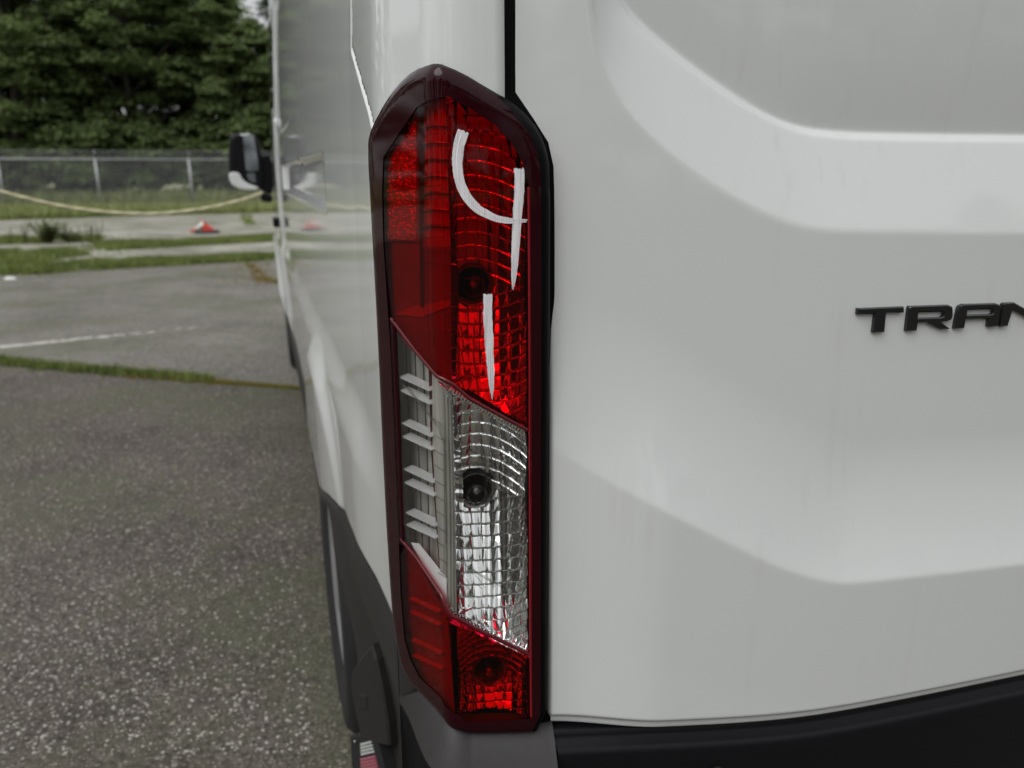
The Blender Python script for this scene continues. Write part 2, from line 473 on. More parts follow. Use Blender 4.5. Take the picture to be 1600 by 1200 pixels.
EDGE = DP([(799, -60), (799, 60), (799, 145), (801, 157), (824, 179), (844, 203), (856.5, 236), (861, 272), (861.5, 500), (860, 800), (859, 1139)])
EDGE = chaikin(EDGE, 2)
ez = [p[1] for p in EDGE][::-1]; ex = [p[0] for p in EDGE][::-1]
ez = [ez[0] - .1] + ez + [2.6]; ex = [ex[0]] + ex + [ex[-1]]
def door_left(z): return np.interp(z, ez, ex)
def door_h(x, z):
    """inward depth of the pressed rear door"""
    a = sdf(x, z, L1, CL); b = sdf(x, z, L2, CL2); c = sdf(x, z, L3, CL3)
    h = 0.0
    # band between the two upper creases leans back
    band = np.clip(b, 0, None) / (np.clip(b, 0, None) + np.clip(-a, 0, None) + 1e-6)
    band = np.where(a > 0, 1, np.where(b < 0, 0, band))
    soft = band
    h = h + .026 * soft + .0
    # recessed panel behind a narrow ledge
    h = h + .007 * sstep(.0, .005, a)
    h = h - .004 * sstep(.05, .0, np.abs(a)) * 0
    # soft round over at lower crease of band
    h = h + .0022 * np.exp(-(b / .006) ** 2) * 0
    # lower swell: surface comes outwards towards L3 then steps back
    sw = np.clip((.15 - c) / .15, 0, 1) ** 1.8
    tw = .35 + .65 * sstep(.0, .12, x - door_left(z))
    h = h + .009 - (.028 * np.where(c > 0, sw, 1) + .03 * np.clip(c, -.15, 0) * .6) * tw
    h = h - .020 * (1 - np.exp(-np.clip(a - .006, 0, 1) / .12))
    # mask of the swell near the left border
    return h
nxg, nzg = 300, 470
tx = np.linspace(0, 1, nxg) ** 1.15; tx[1:6] = np.array([.0016, .0032, .005, .0075, .011]); tx = np.sort(tx)
tz = np.concatenate([np.array([0, .001, .002, .0035]), np.linspace(.005, .46, 345), np.linspace(.46, 1, nzg - 349 + 1)[1:]])
TX, TZ = np.meshgrid(tx, tz, indexing='ij')
Xd = .25 + (XR - .25) * TX
for _ in range(4):
    zb = np.interp(Xd, bx, bz); Zd = zb + (2.50 - zb) * TZ; xl = door_left(Zd); Xd = xl + (XR - xl) * TX
H = door_h(Xd, Zd)
# gaussian-like smoothing of the pressing
def blur(H, n):
    for _ in range(n):
        P = np.pad(H, 1, mode='edge')
        H = (P[1:-1, 1:-1] * 4 + P[:-2, 1:-1] + P[2:, 1:-1] + P[1:-1, :-2] + P[1:-1, 2:]) / 8
    return H
H = blur(H, 2)
el = Xd - xl; eb = Zd - zb
H = H + .006 * np.clip(1 - el / .0035, 0, 1) ** 2
H = H + .0085 * sstep(.018, .010, eb) * 1.0 + .010 * np.clip(1 - eb / .003, 0, 1) ** 2
lean = .055 * np.clip(Zd - 1.45, 0, 2) ** 1.5
Yd = ydoor(Xd) + H + lean
door = vparts(mesh_from('rear_door', np.stack([Xd, Yd, Zd], -1).reshape(-1, 3), grid_faces(nxg, nzg), PAINT))
Xr = 2 * 1.15 - Xd
vparts(mesh_from('rear_door', np.stack([Xr, Yd, Zd], -1).reshape(-1, 3), grid_faces(nxg, nzg)[:, ::-1], PAINT))
# seals behind the gaps
b = MB()
zs = np.linspace(.70, 2.5, 90)
for i in range(len(zs) - 1):
    z1, z2 = zs[i], zs[i + 1]; x1, x2 = float(door_left(z1)), float(door_left(z2))
    def yy(x, z): return float(ydoor(x)) + .055 * max(z - 1.45, 0) ** 1.5
    b.hexa([(x1 - .02, yy(x1, z1) + .008, z1), (x1 + .012, yy(x1, z1) + .008, z1), (x1 + .012, yy(x1, z1) + .03, z1), (x1 - .02, yy(x1, z1) + .03, z1),
            (x2 - .02, yy(x2, z2) + .008, z2), (x2 + .012, yy(x2, z2) + .008, z2), (x2 + .012, yy(x2, z2) + .03, z2), (x2 - .02, yy(x2, z2) + .03, z2)])
vparts(b.build('door_seal', simple('seal_black', (.002, .002, .002), .7, spec=.1)))
b = MB(); b.box((1.15, .60 + .03, 1.6), (.03, .02, 1.8)); vparts(b.build('door_seal', RUBBER))
# roof, far side, front
b = MB()
b.add([(.245, .80, 2.55), (2.05, .80, 2.55), (2.05, 5.0, 2.58), (.245, 5.0, 2.58)], [(0, 1, 2, 3)])
b.add([(.21, .72, 2.49), (2.09, .72, 2.49)], [])
b.f.append((4, 5, 1, 0))
vparts(b.build('roof', PAINT))
b = MB()
b.add([(2.19, .80, .45), (2.19, 6.4, .45), (2.19, 6.4, 1.25), (2.19, .80, 1.3), (2.05, 5.0, 2.56), (2.05, .80, 2.56)], [(0, 1, 2, 3), (3, 2, 4, 5)])
b.add([(.16, 6.4, .35), (2.19, 6.4, .35), (2.19, 6.4, 1.2), (.16, 6.4, 1.2), (.25, 5.0, 2.58), (2.05, 5.0, 2.58)], [(0, 1, 2, 3), (3, 2, 5, 4)])
vparts(b.build('far_side_panel', PAINT))

# --- lower side cladding with arches
yc = np.concatenate([np.arange(.785, 2.6, .012), np.arange(2.6, 6.4, .03)])
tv = np.linspace(0, 1, 30)
YC, TV = np.meshgrid(yc, tv, indexing='ij')
def zlow(y):
    z = np.full_like(y, .30)
    for (cy, cz) in (RW, FWH):
        dy = np.abs(y - cy); a = np.sqrt(np.clip(.40 ** 2 - dy ** 2, 0, None)); z = np.where(dy < .40, np.maximum(z, cz + a), z)
    return z
zl = np.minimum(zlow(YC), clad(YC) - .02); ZC = zl + (clad(YC) - .001 - zl) * TV
XC = side_x(YC, ZC) - .004
XC = XC + .007 * np.clip(1 - (clad(YC) - ZC) / .010, 0, 1) ** 2
XC = XC + .035 * sstep(1.32, 1.05, YC) * sstep(.72, .55, ZC)
vparts(mesh_from('side_cladding', np.stack([XC, YC, ZC], -1).reshape(-1, 3), grid_faces(*YC.shape), PLASTIC))
# dark wheel housings / sill inside
b = MB()
b.box((.55, 3.5, .42), (.80, 5.4, .40)); vparts(b.build('underbody', RUBBER))

# --- wheels
def wheel(cy, xo):
    b = MB(); n = 48; R = .355; prof = [(.0, .235), (-.010, .26), (-.016, .30), (-.012, .335), (.004, .350), (.02, R), (.19, R), (.21, .33), (.21, .24)]
    v = []; f = []
    for k in range(n):
        a = 2 * pi * k / n
        for (dx, r) in prof: v.append((xo + dx, cy + r * cos(a), R + r * sin(a)))
    m_ = len(prof)
    for k in range(n):
        for j in range(m_ - 1): f.append((k * m_ + j, ((k + 1) % n) * m_ + j, ((k + 1) % n) * m_ + j + 1, k * m_ + j + 1))
    b.add(v, f)
    w = bpy.data.objects.new('wheel', None); C.objects.link(w); w.parent = van; w.matrix_parent_inverse = Matrix.Translation(-Vector(VL))
    mesh_from('tyre', b.v, b.f, RUBBER, w)
    b = MB(); v = []; f = []; prof = [(.004, .236), (.0, .225), (.015, .215), (.02, .12), (-.004, .08), (-.006, .02)]; m_ = len(prof)
    for k in range(n):
        a = 2 * pi * k / n
        for (dx, r) in prof: v.append((xo + dx, cy + r * cos(a), R + r * sin(a)))
    for k in range(n):
        for j in range(m_ - 1): f.append((k * m_ + j, ((k + 1) % n) * m_ + j, ((k + 1) % n) * m_ + j + 1, k * m_ + j + 1))
    f.append(tuple(k * m_ + m_ - 1 for k in range(n)))
    b.add(v, f); mesh_from('rim', b.v, b.f, simple('rim_silver', (.5, .5, .52), .35, metal=.7), w)
wheel(RW[0], .103); wheel(FWH[0], .118)

# ------------------------------------------------------------------ tail lamp
lamp = bpy.data.objects.new('tail_lamp', None); C.objects.link(lamp); lamp.parent = van; lamp.matrix_parent_inverse = Matrix.Translation(-Vector(VL))
lamp['label'] = 'tall faceted red and clear tail lamp with white paint marks'
def lo(o): o.parent = lamp; return o
Lout = [np.array(p) for p in resample(chaikin(LAMP, 1, True), .004, True)]
def lens_off(s, z):
    d = seg_dist(s, z, Lout, True); t = np.clip(d / .013, 0, 1)
    return -.001 + .010 * np.sqrt(np.clip(1 - (1 - t) ** 2, 0, 1))
def lens_fn(s, z): return lamp_map(s, z, lens_off(s, z))
def lens_fn_out(e): return lambda s, z: lamp_map(s, z, lens_off(s, z) + e)
# windows in the bezel, traced on the lens
UP_PX = [(652, 168), (668, 158), (700, 150), (738, 172), (772, 194), (798, 222), (815, 252), (826, 292), (828, 400), (827, 520), (826, 662),
         (822, 668), (780, 645), (735, 620), (690, 588), (648, 545), (612, 495), (606, 440), (600, 380), (598, 300), (600, 246), (622, 212)]
CLR_PX = [(620, 512), (650, 552), (690, 594), (735, 626), (780, 651), (823, 675), (824, 850), (824, 1017), (790, 1003), (745, 978), (706, 958), (690, 926), (668, 893), (650, 866), (636, 846), (631, 820), (626, 640)]
LOW_PX = [(634, 850), (648, 872), (666, 899), (688, 932), (704, 964), (745, 985), (790, 1010), (826, 1026), (830, 1080), (831, 1122), (780, 1125), (727, 1128), (718, 1116), (690, 1090), (656, 1058), (642, 1030), (633, 1000), (627, 930), (624, 870)]
UPW = LP(UP_PX, .009); CLW = LP(CLR_PX, .009); LOW = LP(LOW_PX, .009)
WIN = LP([(652, 168), (668, 158), (700, 150), (738, 172), (772, 194), (798, 222), (815, 252), (826, 292), (828, 400), (828, 700), (829, 1000), (831, 1122), (780, 1125), (727, 1128), (718, 1116), (690, 1090), (656, 1058), (642, 1030), (633, 1000), (627, 930), (621, 760), (612, 560), (604, 440), (600, 380), (598, 300), (600, 246), (622, 212)], .009)
Gin = []
for p in chaikin(inset(LAMP, .0022), 1, True):
    p = np.array(p); w = sstep(.035, .060, p[0]) * sstep(1.38, 1.34, p[1]); p = p - np.array([.0076, .003 * sstep(1.29, 1.34, p[1])]) * w; Gin.append(p)
GASK = simple('gasket_black', (.0015, .0015, .002), .45, spec=.12)
lo(patch('gasket', Lout, lens_fn, .004, GASK, holes=[Gin]))
lo(patch('bezel', Gin, lens_fn_out(.0008), .004, BEZEL, holes=[WIN]))
lo(patch('red_lens', UPW, lens_fn, .004, RED_LENS))
lo(patch('clear_lens', CLW, lens_fn, .004, CLEAR_LENS))
lo(patch('red_lens', LOW, lens_fn, .004, RED_LENS))
# maroon strips between windows (left border and the two slanted seams)
def ribbon(name, pts, offs, widths, mat, raise_=.0):
    """flat strip laid on the lamp along px points"""
    P = [lamp_px(a, b, offs) for a, b in pts]; P = resample(P, .003) if len(P) < 60 else P
    w = np.interp(np.linspace(0, 1, len(P)), np.linspace(0, 1, len(widths)), widths)
    L = []; Rr = []
    for i, p in enumerate(P):
        t_ = np.array(P[min(i + 1, len(P) - 1)]) - np.array(P[max(i - 1, 0)]); t_ /= np.linalg.norm(t_) + 1e-9
        n_ = np.array([-t_[1], t_[0]]); L.append(p + n_ * w[i] / 2); Rr.append(p - n_ * w[i] / 2)
    A = np.array(L); B = np.array(Rr); n = len(A)
    rows = [lamp_map(A[:, 0], A[:, 1], offs - .0015), lamp_map(A[:, 0], A[:, 1], offs + raise_), lamp_map(B[:, 0], B[:, 1], offs + raise_), lamp_map(B[:, 0], B[:, 1], offs - .0015)]
    V = np.stack(rows, 1).reshape(-1, 3)
    return lo(mesh_from(name, V, grid_faces(n, 4), mat, smooth=False))
ribbon('bezel_strip', [(611, 498), (650, 549), (692, 592), (735, 624), (824, 672)], .0085, [.0022, .003, .003, .003], simple('seam_red', (.10, .002, .008), .3), .0012)
ribbon('bezel_strip', [(626, 842), (650, 871), (690, 931), (705, 962), (745, 983), (826, 1022)], .0085, [.002, .0025, .003, .003, .003], simple('seam_red_low', (.11, .002, .008), .3), .0012)
ribbon('bezel_strip', [(613, 500), (622, 700), (628, 848)], .0085, [.009, .010, .009], BEZEL, .0006)
ribbon('bright_edge', [(826, 292), (828, 600), (829, 1000), (830, 1120)], .009, [.002, .002], simple('edge_red', (.28, .004, .015), .3), .0008)

# --- deep reflectors behind the rear face
def s_of(px, py, off=-.01): return lamp_px(px, py, off)[0]
S_L, S_R = .001, .1000
def reflector(name, poly_px, c_px, D0, mat, row=.0125, colw=.0092, fs=26., fz=.75, amp=.00075, seed=1, sL=S_L, tilt=21.):
    poly = LP(poly_px, -.004); c = lamp_px(*c_px, -.03)
    P = np.array(poly); z0, z1 = P[:, 1].min() - .004, P[:, 1].max() + .004
    s = np.arange(sL, S_R, .0006); z = np.arange(z0, z1, .0008)
    S, Z = np.meshgrid(s, z, indexing='ij')
    ds = S - c[0]; dz = Z - c[1]
    d = D0 - fs * .5 * ds ** 2 - fz * (np.sqrt(dz ** 2 + .02 ** 2) - .02)
    d = np.clip(d, .009, .06)
    rr = dz / row + 22 * ds ** 2 / row * .35 * np.sign(dz) + 2.2 * ds
    ri = np.floor(rr); a = rr - ri - .5
    cc = ds / colw + .12 * np.sin(ri * 1.7) * 0 + .5; ci = np.floor(cc); bb = cc - ci - .5
    d = d + amp * 4 * (bb ** 2) * 1.0 + amp * 1.2 * a ** 2 + tan(radians(tilt)) * row * a * np.where(dz < 0, 1., -.42)
    h = np.sin(ri * 12.9898 + ci * 78.233 + seed) * 43758.5453; h = h - np.floor(h)
    d = d + (h - .5) * .0006 + (h - .5) * bb * .0016
    h2 = np.sin(ri * 39.34 + ci * 11.13 + seed) * 24634.63; h2 = h2 - np.floor(h2); d = d + (h2 - .5) * a * .0022
    groove = np.exp(-((np.abs(a) - .5) / .05) ** 2); d = d + .0008 * groove * np.where(dz < 0, 1, .35)
    hole = np.hypot(ds * 1.0, dz * 1.0)
    d = np.clip(d, .004, .06)
    mask = pip(S[:-1, :-1], Z[:-1, :-1], poly) & pip(S[:-1, :-1], Z[:-1, :-1], inset(LAMP, .009)) & (hole[:-1, :-1] > .0165)
    V = lamp_map(S.ravel(), Z.ravel(), -d.ravel())
    lo(mesh_from(name, V, grid_faces(len(s), len(z), mask), mat, smooth=True))
    # socket and bulb
    ctr = lamp_map(np.array([c[0]]), np.array([c[1]]), -D0 + .004)[0]
    nx, ny = plan_n(np.array([c[0]]), LENS_R); nn = np.array([nx[0], ny[0], 0.])
    b = MB(); b.tube([ctr - nn * .02, ctr - nn * .002, ctr + nn * .001], [.016, .0165, .019], 28, cap=False)
    b.tube([ctr - nn * .021, ctr - nn * .02], [.001, .0165], 28)
    lo(b.build('bulb_socket', PLASTIC2 if seed == 5 else simple('socket_red_dark', (.12, .05, .05), .5), smooth=True))
    b = MB(); b.tube([ctr - nn * .003, ctr + nn * .0006, ctr + nn * .0016], [.0160, .0172, .0192], 32, cap=False); lo(b.build('socket_ring', CHROME_D, smooth=True))
    b = MB(); b.tube([ctr - nn * .012, ctr + nn * .002], [.0035, .003], 12); b.tube([ctr + nn * .002 + np.array([-.004, 0, .0]), ctr + nn * .009, ctr + nn * .002 + np.array([.004, 0, .0])], .0006, 6); lo(b.build('filament', CHROME_D, smooth=True))
    b = MB(); b.tube([ctr - nn * .018, ctr - nn * .004, ctr + nn * .004, ctr + nn * .011, ctr + nn * .016, ctr + nn * .0185], [.006, .0065, .0095, .0105, .008, .001], 20)
    lo(b.build('bulb', BULB, smooth=True))
BULB = lens_mat('bulb_glass', (.75, .75, .74), 1., .02)
uR = [(690, 100), (826, 100), (840, 292), (840, 672), (822, 672), (735, 624), (688, 590), (640, 530), (640, 470), (690, 470)]
reflector('reflector', [(640, 140), (845, 140), (845, 668), (826, 668), (740, 622), (690, 586), (640, 540)], (740, 447), .040, CHROME, seed=3, fz=.19, tilt=13.)
reflector('reflector', [(640, 560), (700, 600), (740, 628), (845, 680), (845, 1026), (826, 1022), (745, 984), (705, 962), (640, 940)], (745, 772), .044, CHROME, seed=5, fz=.20)
reflector('reflector', [(640, 900), (705, 966), (745, 988), (845, 1030), (845, 1132), (640, 1132)], (765, 1050), .036, CHROME, row=.009, seed=9, fz=.35)
# inner side wall of the deep compartments and floor strips along the seams
def wall(name, pts, off1, off2, mat):
    P = resample(LP(pts, -.002), .004); P = np.array(P)
    A = lamp_map(P[:, 0], P[:, 1], off1); B = lamp_map(P[:, 0], P[:, 1], off2)
    V = np.stack([A, B], 1).reshape(-1, 3); return lo(mesh_from(name, V, grid_faces(len(P), 2), mat))
wall('divider', [(696, 594), (735, 624), (840, 680)], .006, -.035, CHROME)
wall('divider', [(706, 962), (745, 984), (840, 1028)], .006, -.035, CHROME)
wall('divider', [(829, 300), (829, 600), (829, 1120)], .006, -.040, DARKRED)

# --- side area of the lamp
def side_sheet(name, pts, off, mat, step=.004):
    P = LP(pts, off); return lo(patch(name, P, lambda s, z: lamp_map(s, z, off), step, mat))
backm, t_, b_ = newmat('side_backing')
b_.inputs['Roughness'].default_value = .35; b_.inputs['Metallic'].default_value = .3
tcn = N(t_, 'TexCoord'); mp = N(t_, 'Mapping'); mp.inputs['Scale'].default_value = (60, 60, 6)
nz = N(t_, 'TexNoise', Scale=1.5, Detail=3.); rmp = N(t_, 'ValToRGB')
rmp.color_ramp.elements[0].position = .3; rmp.color_ramp.elements[0].color = (.28, .27, .25, 1)
rmp.color_ramp.elements[1].position = .7; rmp.color_ramp.elements[1].color = (.55, .54, .50, 1)
t_.links.new(tcn.outputs['Object'], mp.inputs[0]); t_.links.new(mp.outputs[0], nz.inputs['Vector']); t_.links.new(nz.outputs['Fac'], rmp.inputs[0]); t_.links.new(rmp.outputs[0], b_.inputs['Base Color'])
side_sheet('side_backing', [(612, 480), (632, 500), (668, 552), (672, 600), (690, 945), (660, 890), (622, 850)], -.012, backm)
side_sheet('inner_strip', [(675, 560), (705, 592), (709, 700), (714, 960), (690, 935), (676, 700)], .001, backm)
wall('inner_edge', [(672, 565), (676, 700), (692, 940)], .0, -.012, simple('wine_reflection', (.09, .012, .02), .3, coat=1))  # dark-red reflection painted onto this edge as colour
# thin dark moulding lines in the backing
for xo in (0, 14, 27):
    ribbon('moulding_line', [(634 + xo, 530 + xo * 1.2), (640 + xo, 700), (650 + xo * .8, 860 + xo * 1.5)], -.0112, [.0008, .0008], simple('line_dark', (.05, .05, .05), .5), .0006)
# paired chrome blades
def blade(y, k):
    xl = 624 + (y - 588) * .047; xr = 671 + (y - 588) * .043
    a = lamp_px(xl, y, .004); c = lamp_px(xr, y + 21, .0035)
    z1 = a[1]; z2 = c[1]; zc = (z1 + z2) / 2; sl = (z2 - z1) / (c[0] - a[0])
    n = 13; V = []
    th = .0012; rb = np.random.default_rng(int(y))
    for i in range(n):
        s_ = a[0] + (c[0] - a[0]) * i / (n - 1); z_ = z1 + (z2 - z1) * i / (n - 1)
        sc = 1 + .5 * abs(i / (n - 1) - .5) + 0
        V += [lamp_map(np.array([s_]), z_, .0045)[0], lamp_map(np.array([s_]), z_ + .0016 * sc, -.006 if k else .0005)[0], lamp_map(np.array([s_]), z_ - .0016, -.0075)[0], lamp_map(np.array([s_]), z_ - th, .0045)[0]]
    f = []
    for i in range(n - 1):
        for j in range(4): f.append((i * 4 + j, (i + 1) * 4 + j, (i + 1) * 4 + (j + 1) % 4, i * 4 + (j + 1) % 4))
    f += [(0, 1, 2, 3), tuple((n - 1) * 4 + j for j in (3, 2, 1, 0))]
    return lo(mesh_from('reflector_blade', V, f, RCHROME if k else HOT, smooth=False))
for y in (588, 609, 660, 681, 732, 753, 800, 819): blade(y, 1)
for y in (935, 956, 1000, 1024): blade(y, 0)
side_sheet('inner_red_facet', [(676, 905), (690, 930), (704, 962), (709, 1085), (700, 1096), (692, 1000)], -.006, DARKRED)
# white kicker facet at the bottom of the clear side
P = LP([(640, 848), (652, 850), (698, 905), (700, 946), (690, 930), (664, 888)], .002)
lo(patch('kicker_facet', P, lambda s, z: lamp_map(s, z, .002 - .10 * np.clip(z - P[5][1], 0, 1)), .003, simple('kicker_satin', (.88, .9, .9), .35, metal=.3)))
# side reflex reflector : a field of tiny prisms
rx, t_, b_ = newmat('reflex_prisms')
b_.inputs['Base Color'].default_value = (.62, .012, .03, 1); b_.inputs['Roughness'].default_value = .10; b_.inputs['Metallic'].default_value = .85
b_.inputs['Coat Weight'].default_value = .5
REFLEX = [(650, 172), (650, 376), (600, 374), (598, 250), (624, 212)]
def reflex():
    P = LP(REFLEX, .0035); A = np.array(P); s0, z0 = A.min(0); s1, z1 = A.max(0)
    p = .0022; v = []; f = []
    s = np.arange(s0, s1, p)
    for i, a in enumerate(s):
        for z in np.arange(z0 + (p / 2 if i % 2 else 0), z1, p):
            if not pip(np.array([a]), np.array([z]), P)[0]: continue
            v.append((a, z))
    v = np.array(v); h = p * .5
    rj = rng.uniform(-.48, .48, (len(v), 2)) * p; hj = np.where(rng.uniform(0, 1, len(v)) < .2, .0062, .0047)
    c0 = lamp_map(v[:, 0] - h, v[:, 1] - h, .0035); c1 = lamp_map(v[:, 0] + h, v[:, 1] - h, .0035)
    c2 = lamp_map(v[:, 0] + h, v[:, 1] + h, .0035); c3 = lamp_map(v[:, 0] - h, v[:, 1] + h, .0035)
    c4 = lamp_map(v[:, 0] + rj[:, 0], v[:, 1] + rj[:, 1], hj)
    V = np.stack([c0, c1, c2, c3, c4], 1).reshape(-1, 3); n = len(v); k = np.arange(n) * 5
    F = np.concatenate([np.stack([k + a, k + b, k + 4], 1) for a, b in ((0, 1), (1, 2), (2, 3), (3, 0))])
    return lo(mesh_from('reflex_reflector', V, F, rx, smooth=False))
reflex()
side_sheet('inner_red_panel', [(656, 168), (696, 154), (704, 385), (658, 385)], -.001, DARKRED)
side_sheet('inner_red_panel', [(594, 244), (612, 200), (652, 160), (656, 168), (656, 378), (594, 376)], .003, DARK2)
side_sheet('inner_red_panel', [(596, 378), (652, 378), (658, 385), (704, 385), (706, 598), (640, 545), (604, 500)], .001, DARK2)
side_sheet('inner_red_facet', [(613, 492), (640, 480), (704, 468), (704, 479), (660, 496), (636, 493)], .002, HOT)
for k_ in range(7): ribbon('inner_rib', [(659, 200 + k_ * 26), (676, 196 + k_ * 26), (702, 198 + k_ * 26)], .0, [.0012, .0022, .0012], HOT if k_ % 2 else DARK2, .001)
side_sheet('inner_red_panel', [(626, 850), (650, 874), (700, 962), (712, 1130), (690, 1104), (640, 1050), (622, 1000), (616, 850)], -.001, DARK2)
ribbon('moulding_line', [(654, 176), (656, 300), (659, 480)], .004, [.0022, .002], simple('line_red_dark', (.06, .002, .006), .4), .001)

# --- ridges moulded in the lens (behind its outer skin)
def rib(pts, r, mat, off=.006, name='lens_ridge'):
    P = resample(LP(pts, off), .006); A = np.array(P)
    W_ = lamp_map(A[:, 0], A[:, 1], off); b = MB(); b.tube(list(W_), r, 8); return lo(b.build(name, mat, smooth=True))
for x in (758, 766, 774, 782, 789): rib([(x, 700 + (x - 758) * .5), (x + 2, 860), (x + 2, 985 + (x - 758) * .4)], .0014, RIB_C)
for x in (694, 700, 705): rib([(x, 610 + (x - 694)), (x + 4, 780), (x + 5, 945 + (x - 694))], .0009, RIB_C)
rib([(716, 915), (720, 870), (719, 720), (722, 700), (732, 700), (762, 722)], .0013, RIB_C)
rib([(720, 860), (728, 884), (762, 905), (800, 925), (815, 930), (821, 915), (821, 800), (818, 765), (800, 740), (786, 730)], .0013, RIB_C)
rib([(630, 602), (640, 610), (686, 668), (694, 690), (697, 850)], .0012, RIB_C)
for x in (674, 680): pass
for i, y in enumerate(range(655, 900, 24)): rib([(677 + i * .8, y), (690 + i * .8, y + 8)], .0006, RIB_C, .004)
for x in (752, 762, 772, 782, 790): rib([(x, 250), (x + 2, 450), (x + 3, 600)], .0009, RIB_R)
for x in (664, 672, 690, 702, 712): rib([(x, 200), (x + 4, 420), (x + 6, 545)], .0007, RIB_R)
for i, y in enumerate(range(206, 420, 20)): rib([(664, y + 6), (740, y), (822, y + 1)], .0009, RIB_R, .004)
for i, y in enumerate(range(480, 600, 28)): rib([(664 + max(0, y - 515) * .9, y + 12), (740, y), (822, y - 9)], .0006, RIB_R, .004)
for i in range(12): rib([(796 - i * .4, 790 + i * 10), (818, 812 + i * 10)], .0005, RIB_C, .004)
for i in range(10): rib([(796, 440 + i * 9), (820, 456 + i * 9)], .0005, RIB_R, .004)
for x in (738, 748, 758, 768, 778): rib([(x, 1000 + (x - 738) * .45), (x + 2, 1060)], .0008, RIB_R)
for i in range(4): rib([(714, 985 + i * 6), (748, 987 + i * 6)], .0007, RIB_R)
rib([(722, 1124), (724, 1040), (720, 985)], .0010, RIB_R)
# serrated strips of small teeth along the two seams
def teeth(p, q, n, mat, offp):
    for i in range(n):
        a = np.array(p) + (np.array(q) - np.array(p)) * (i + .15) / n; c = np.array(p) + (np.array(q) - np.array(p)) * (i + .75) / n
        A = lamp_px(*a, offp); B = lamp_px(*c, offp)
        u_ = B - A; n_ = np.array([-u_[1], u_[0]]); n_ = n_ / np.linalg.norm(n_) * .0052
        if n_[1] > 0: n_ = -n_
        q4 = [A, B, B + n_, A + n_]; lowp = [lamp_map(np.array([k[0]]), k[1], offp - .002)[0] for k in q4]
        mid = (A + B) / 2; hi = [lamp_map(np.array([k[0] * .6 + mid[0] * .4]), k[1], offp + .001)[0] for k in q4]
        yield lowp + hi
def build_teeth(p, q, n, mat, offp):
    b = MB()
    for h in teeth(p, q, n, mat, offp): b.hexa(h)
    o = b.build('serration', mat); lo(o); o['kind'] = 'stuff'
build_teeth((703, 604), (822, 675), 26, CHROME, .0045)
build_teeth((700, 950), (824, 1018), 24, CHROME, .0045)

# --- marker strokes
def stroke(pts, seed):
    r = np.random.default_rng(seed)
    P = [lamp_px(a, b, .0093) for a, b, w in pts]; wpx = [w for a, b, w in pts]
    # dense resample with smooth interpolation
    tt = np.linspace(0, 1, len(P)); t2 = np.linspace(0, 1, 90)
    A = np.array(P); k = np.stack([np.interp(t2, tt, A[:, 0]), np.interp(t2, tt, A[:, 1])], 1)
    for _ in range(14): k[1:-1] = (k[:-2] + 2 * k[1:-1] + k[2:]) / 4
    w = np.interp(t2, tt, wpx) * .00062
    nb = 31; off = np.linspace(-.5, .5, nb)
    V = []
    st = np.convolve(r.uniform(0, .035, nb + 4), np.ones(5) / 5, 'valid') + r.uniform(0, .006, nb); en = np.convolve(r.uniform(.0, .04, nb + 4), np.ones(5) / 5, 'valid')
    for j in range(nb):
        kk = np.stack([np.interp(st[j] + t2 * (1 - st[j] - en[j]), t2, k[:, 0]), np.interp(st[j] + t2 * (1 - st[j] - en[j]), t2, k[:, 1])], 1)
        T_ = np.gradient(kk, axis=0); T_ /= np.linalg.norm(T_, axis=1)[:, None] + 1e-12
        n_ = np.stack([-T_[:, 1], T_[:, 0]], 1)
        jit = np.convolve(r.normal(0, .05, 90), np.ones(5) / 5, 'same')
        kk = kk + n_ * (w * (off[j] + (jit if abs(off[j]) > .45 else 0)))[:, None]
        V.append(lamp_map(kk[:, 0], kk[:, 1], lens_off(kk[:, 0], kk[:, 1]) + .00035 + .00018 * r.uniform(-1, 1)))
    V = np.array(V).reshape(-1, 3)
    lo(mesh_from('paint_mark', V, grid_faces(nb, 90), MARK))
stroke([(725, 201, 15), (718, 222, 15), (714, 250, 14), (717, 280, 13), (727, 306, 13), (746, 327, 12), (772, 341, 10), (798, 346, 8), (828, 345, 4)], 1)
stroke([(811, 259, 14), (812, 293, 14), (809, 330, 13), (807, 363, 12), (805, 397, 11), (803, 430, 8), (801, 455, 2)], 2)
stroke([(762, 456, 13), (762, 490, 13), (764, 540, 12), (767, 580, 10), (768, 607, 7), (769, 626, 1)], 3)

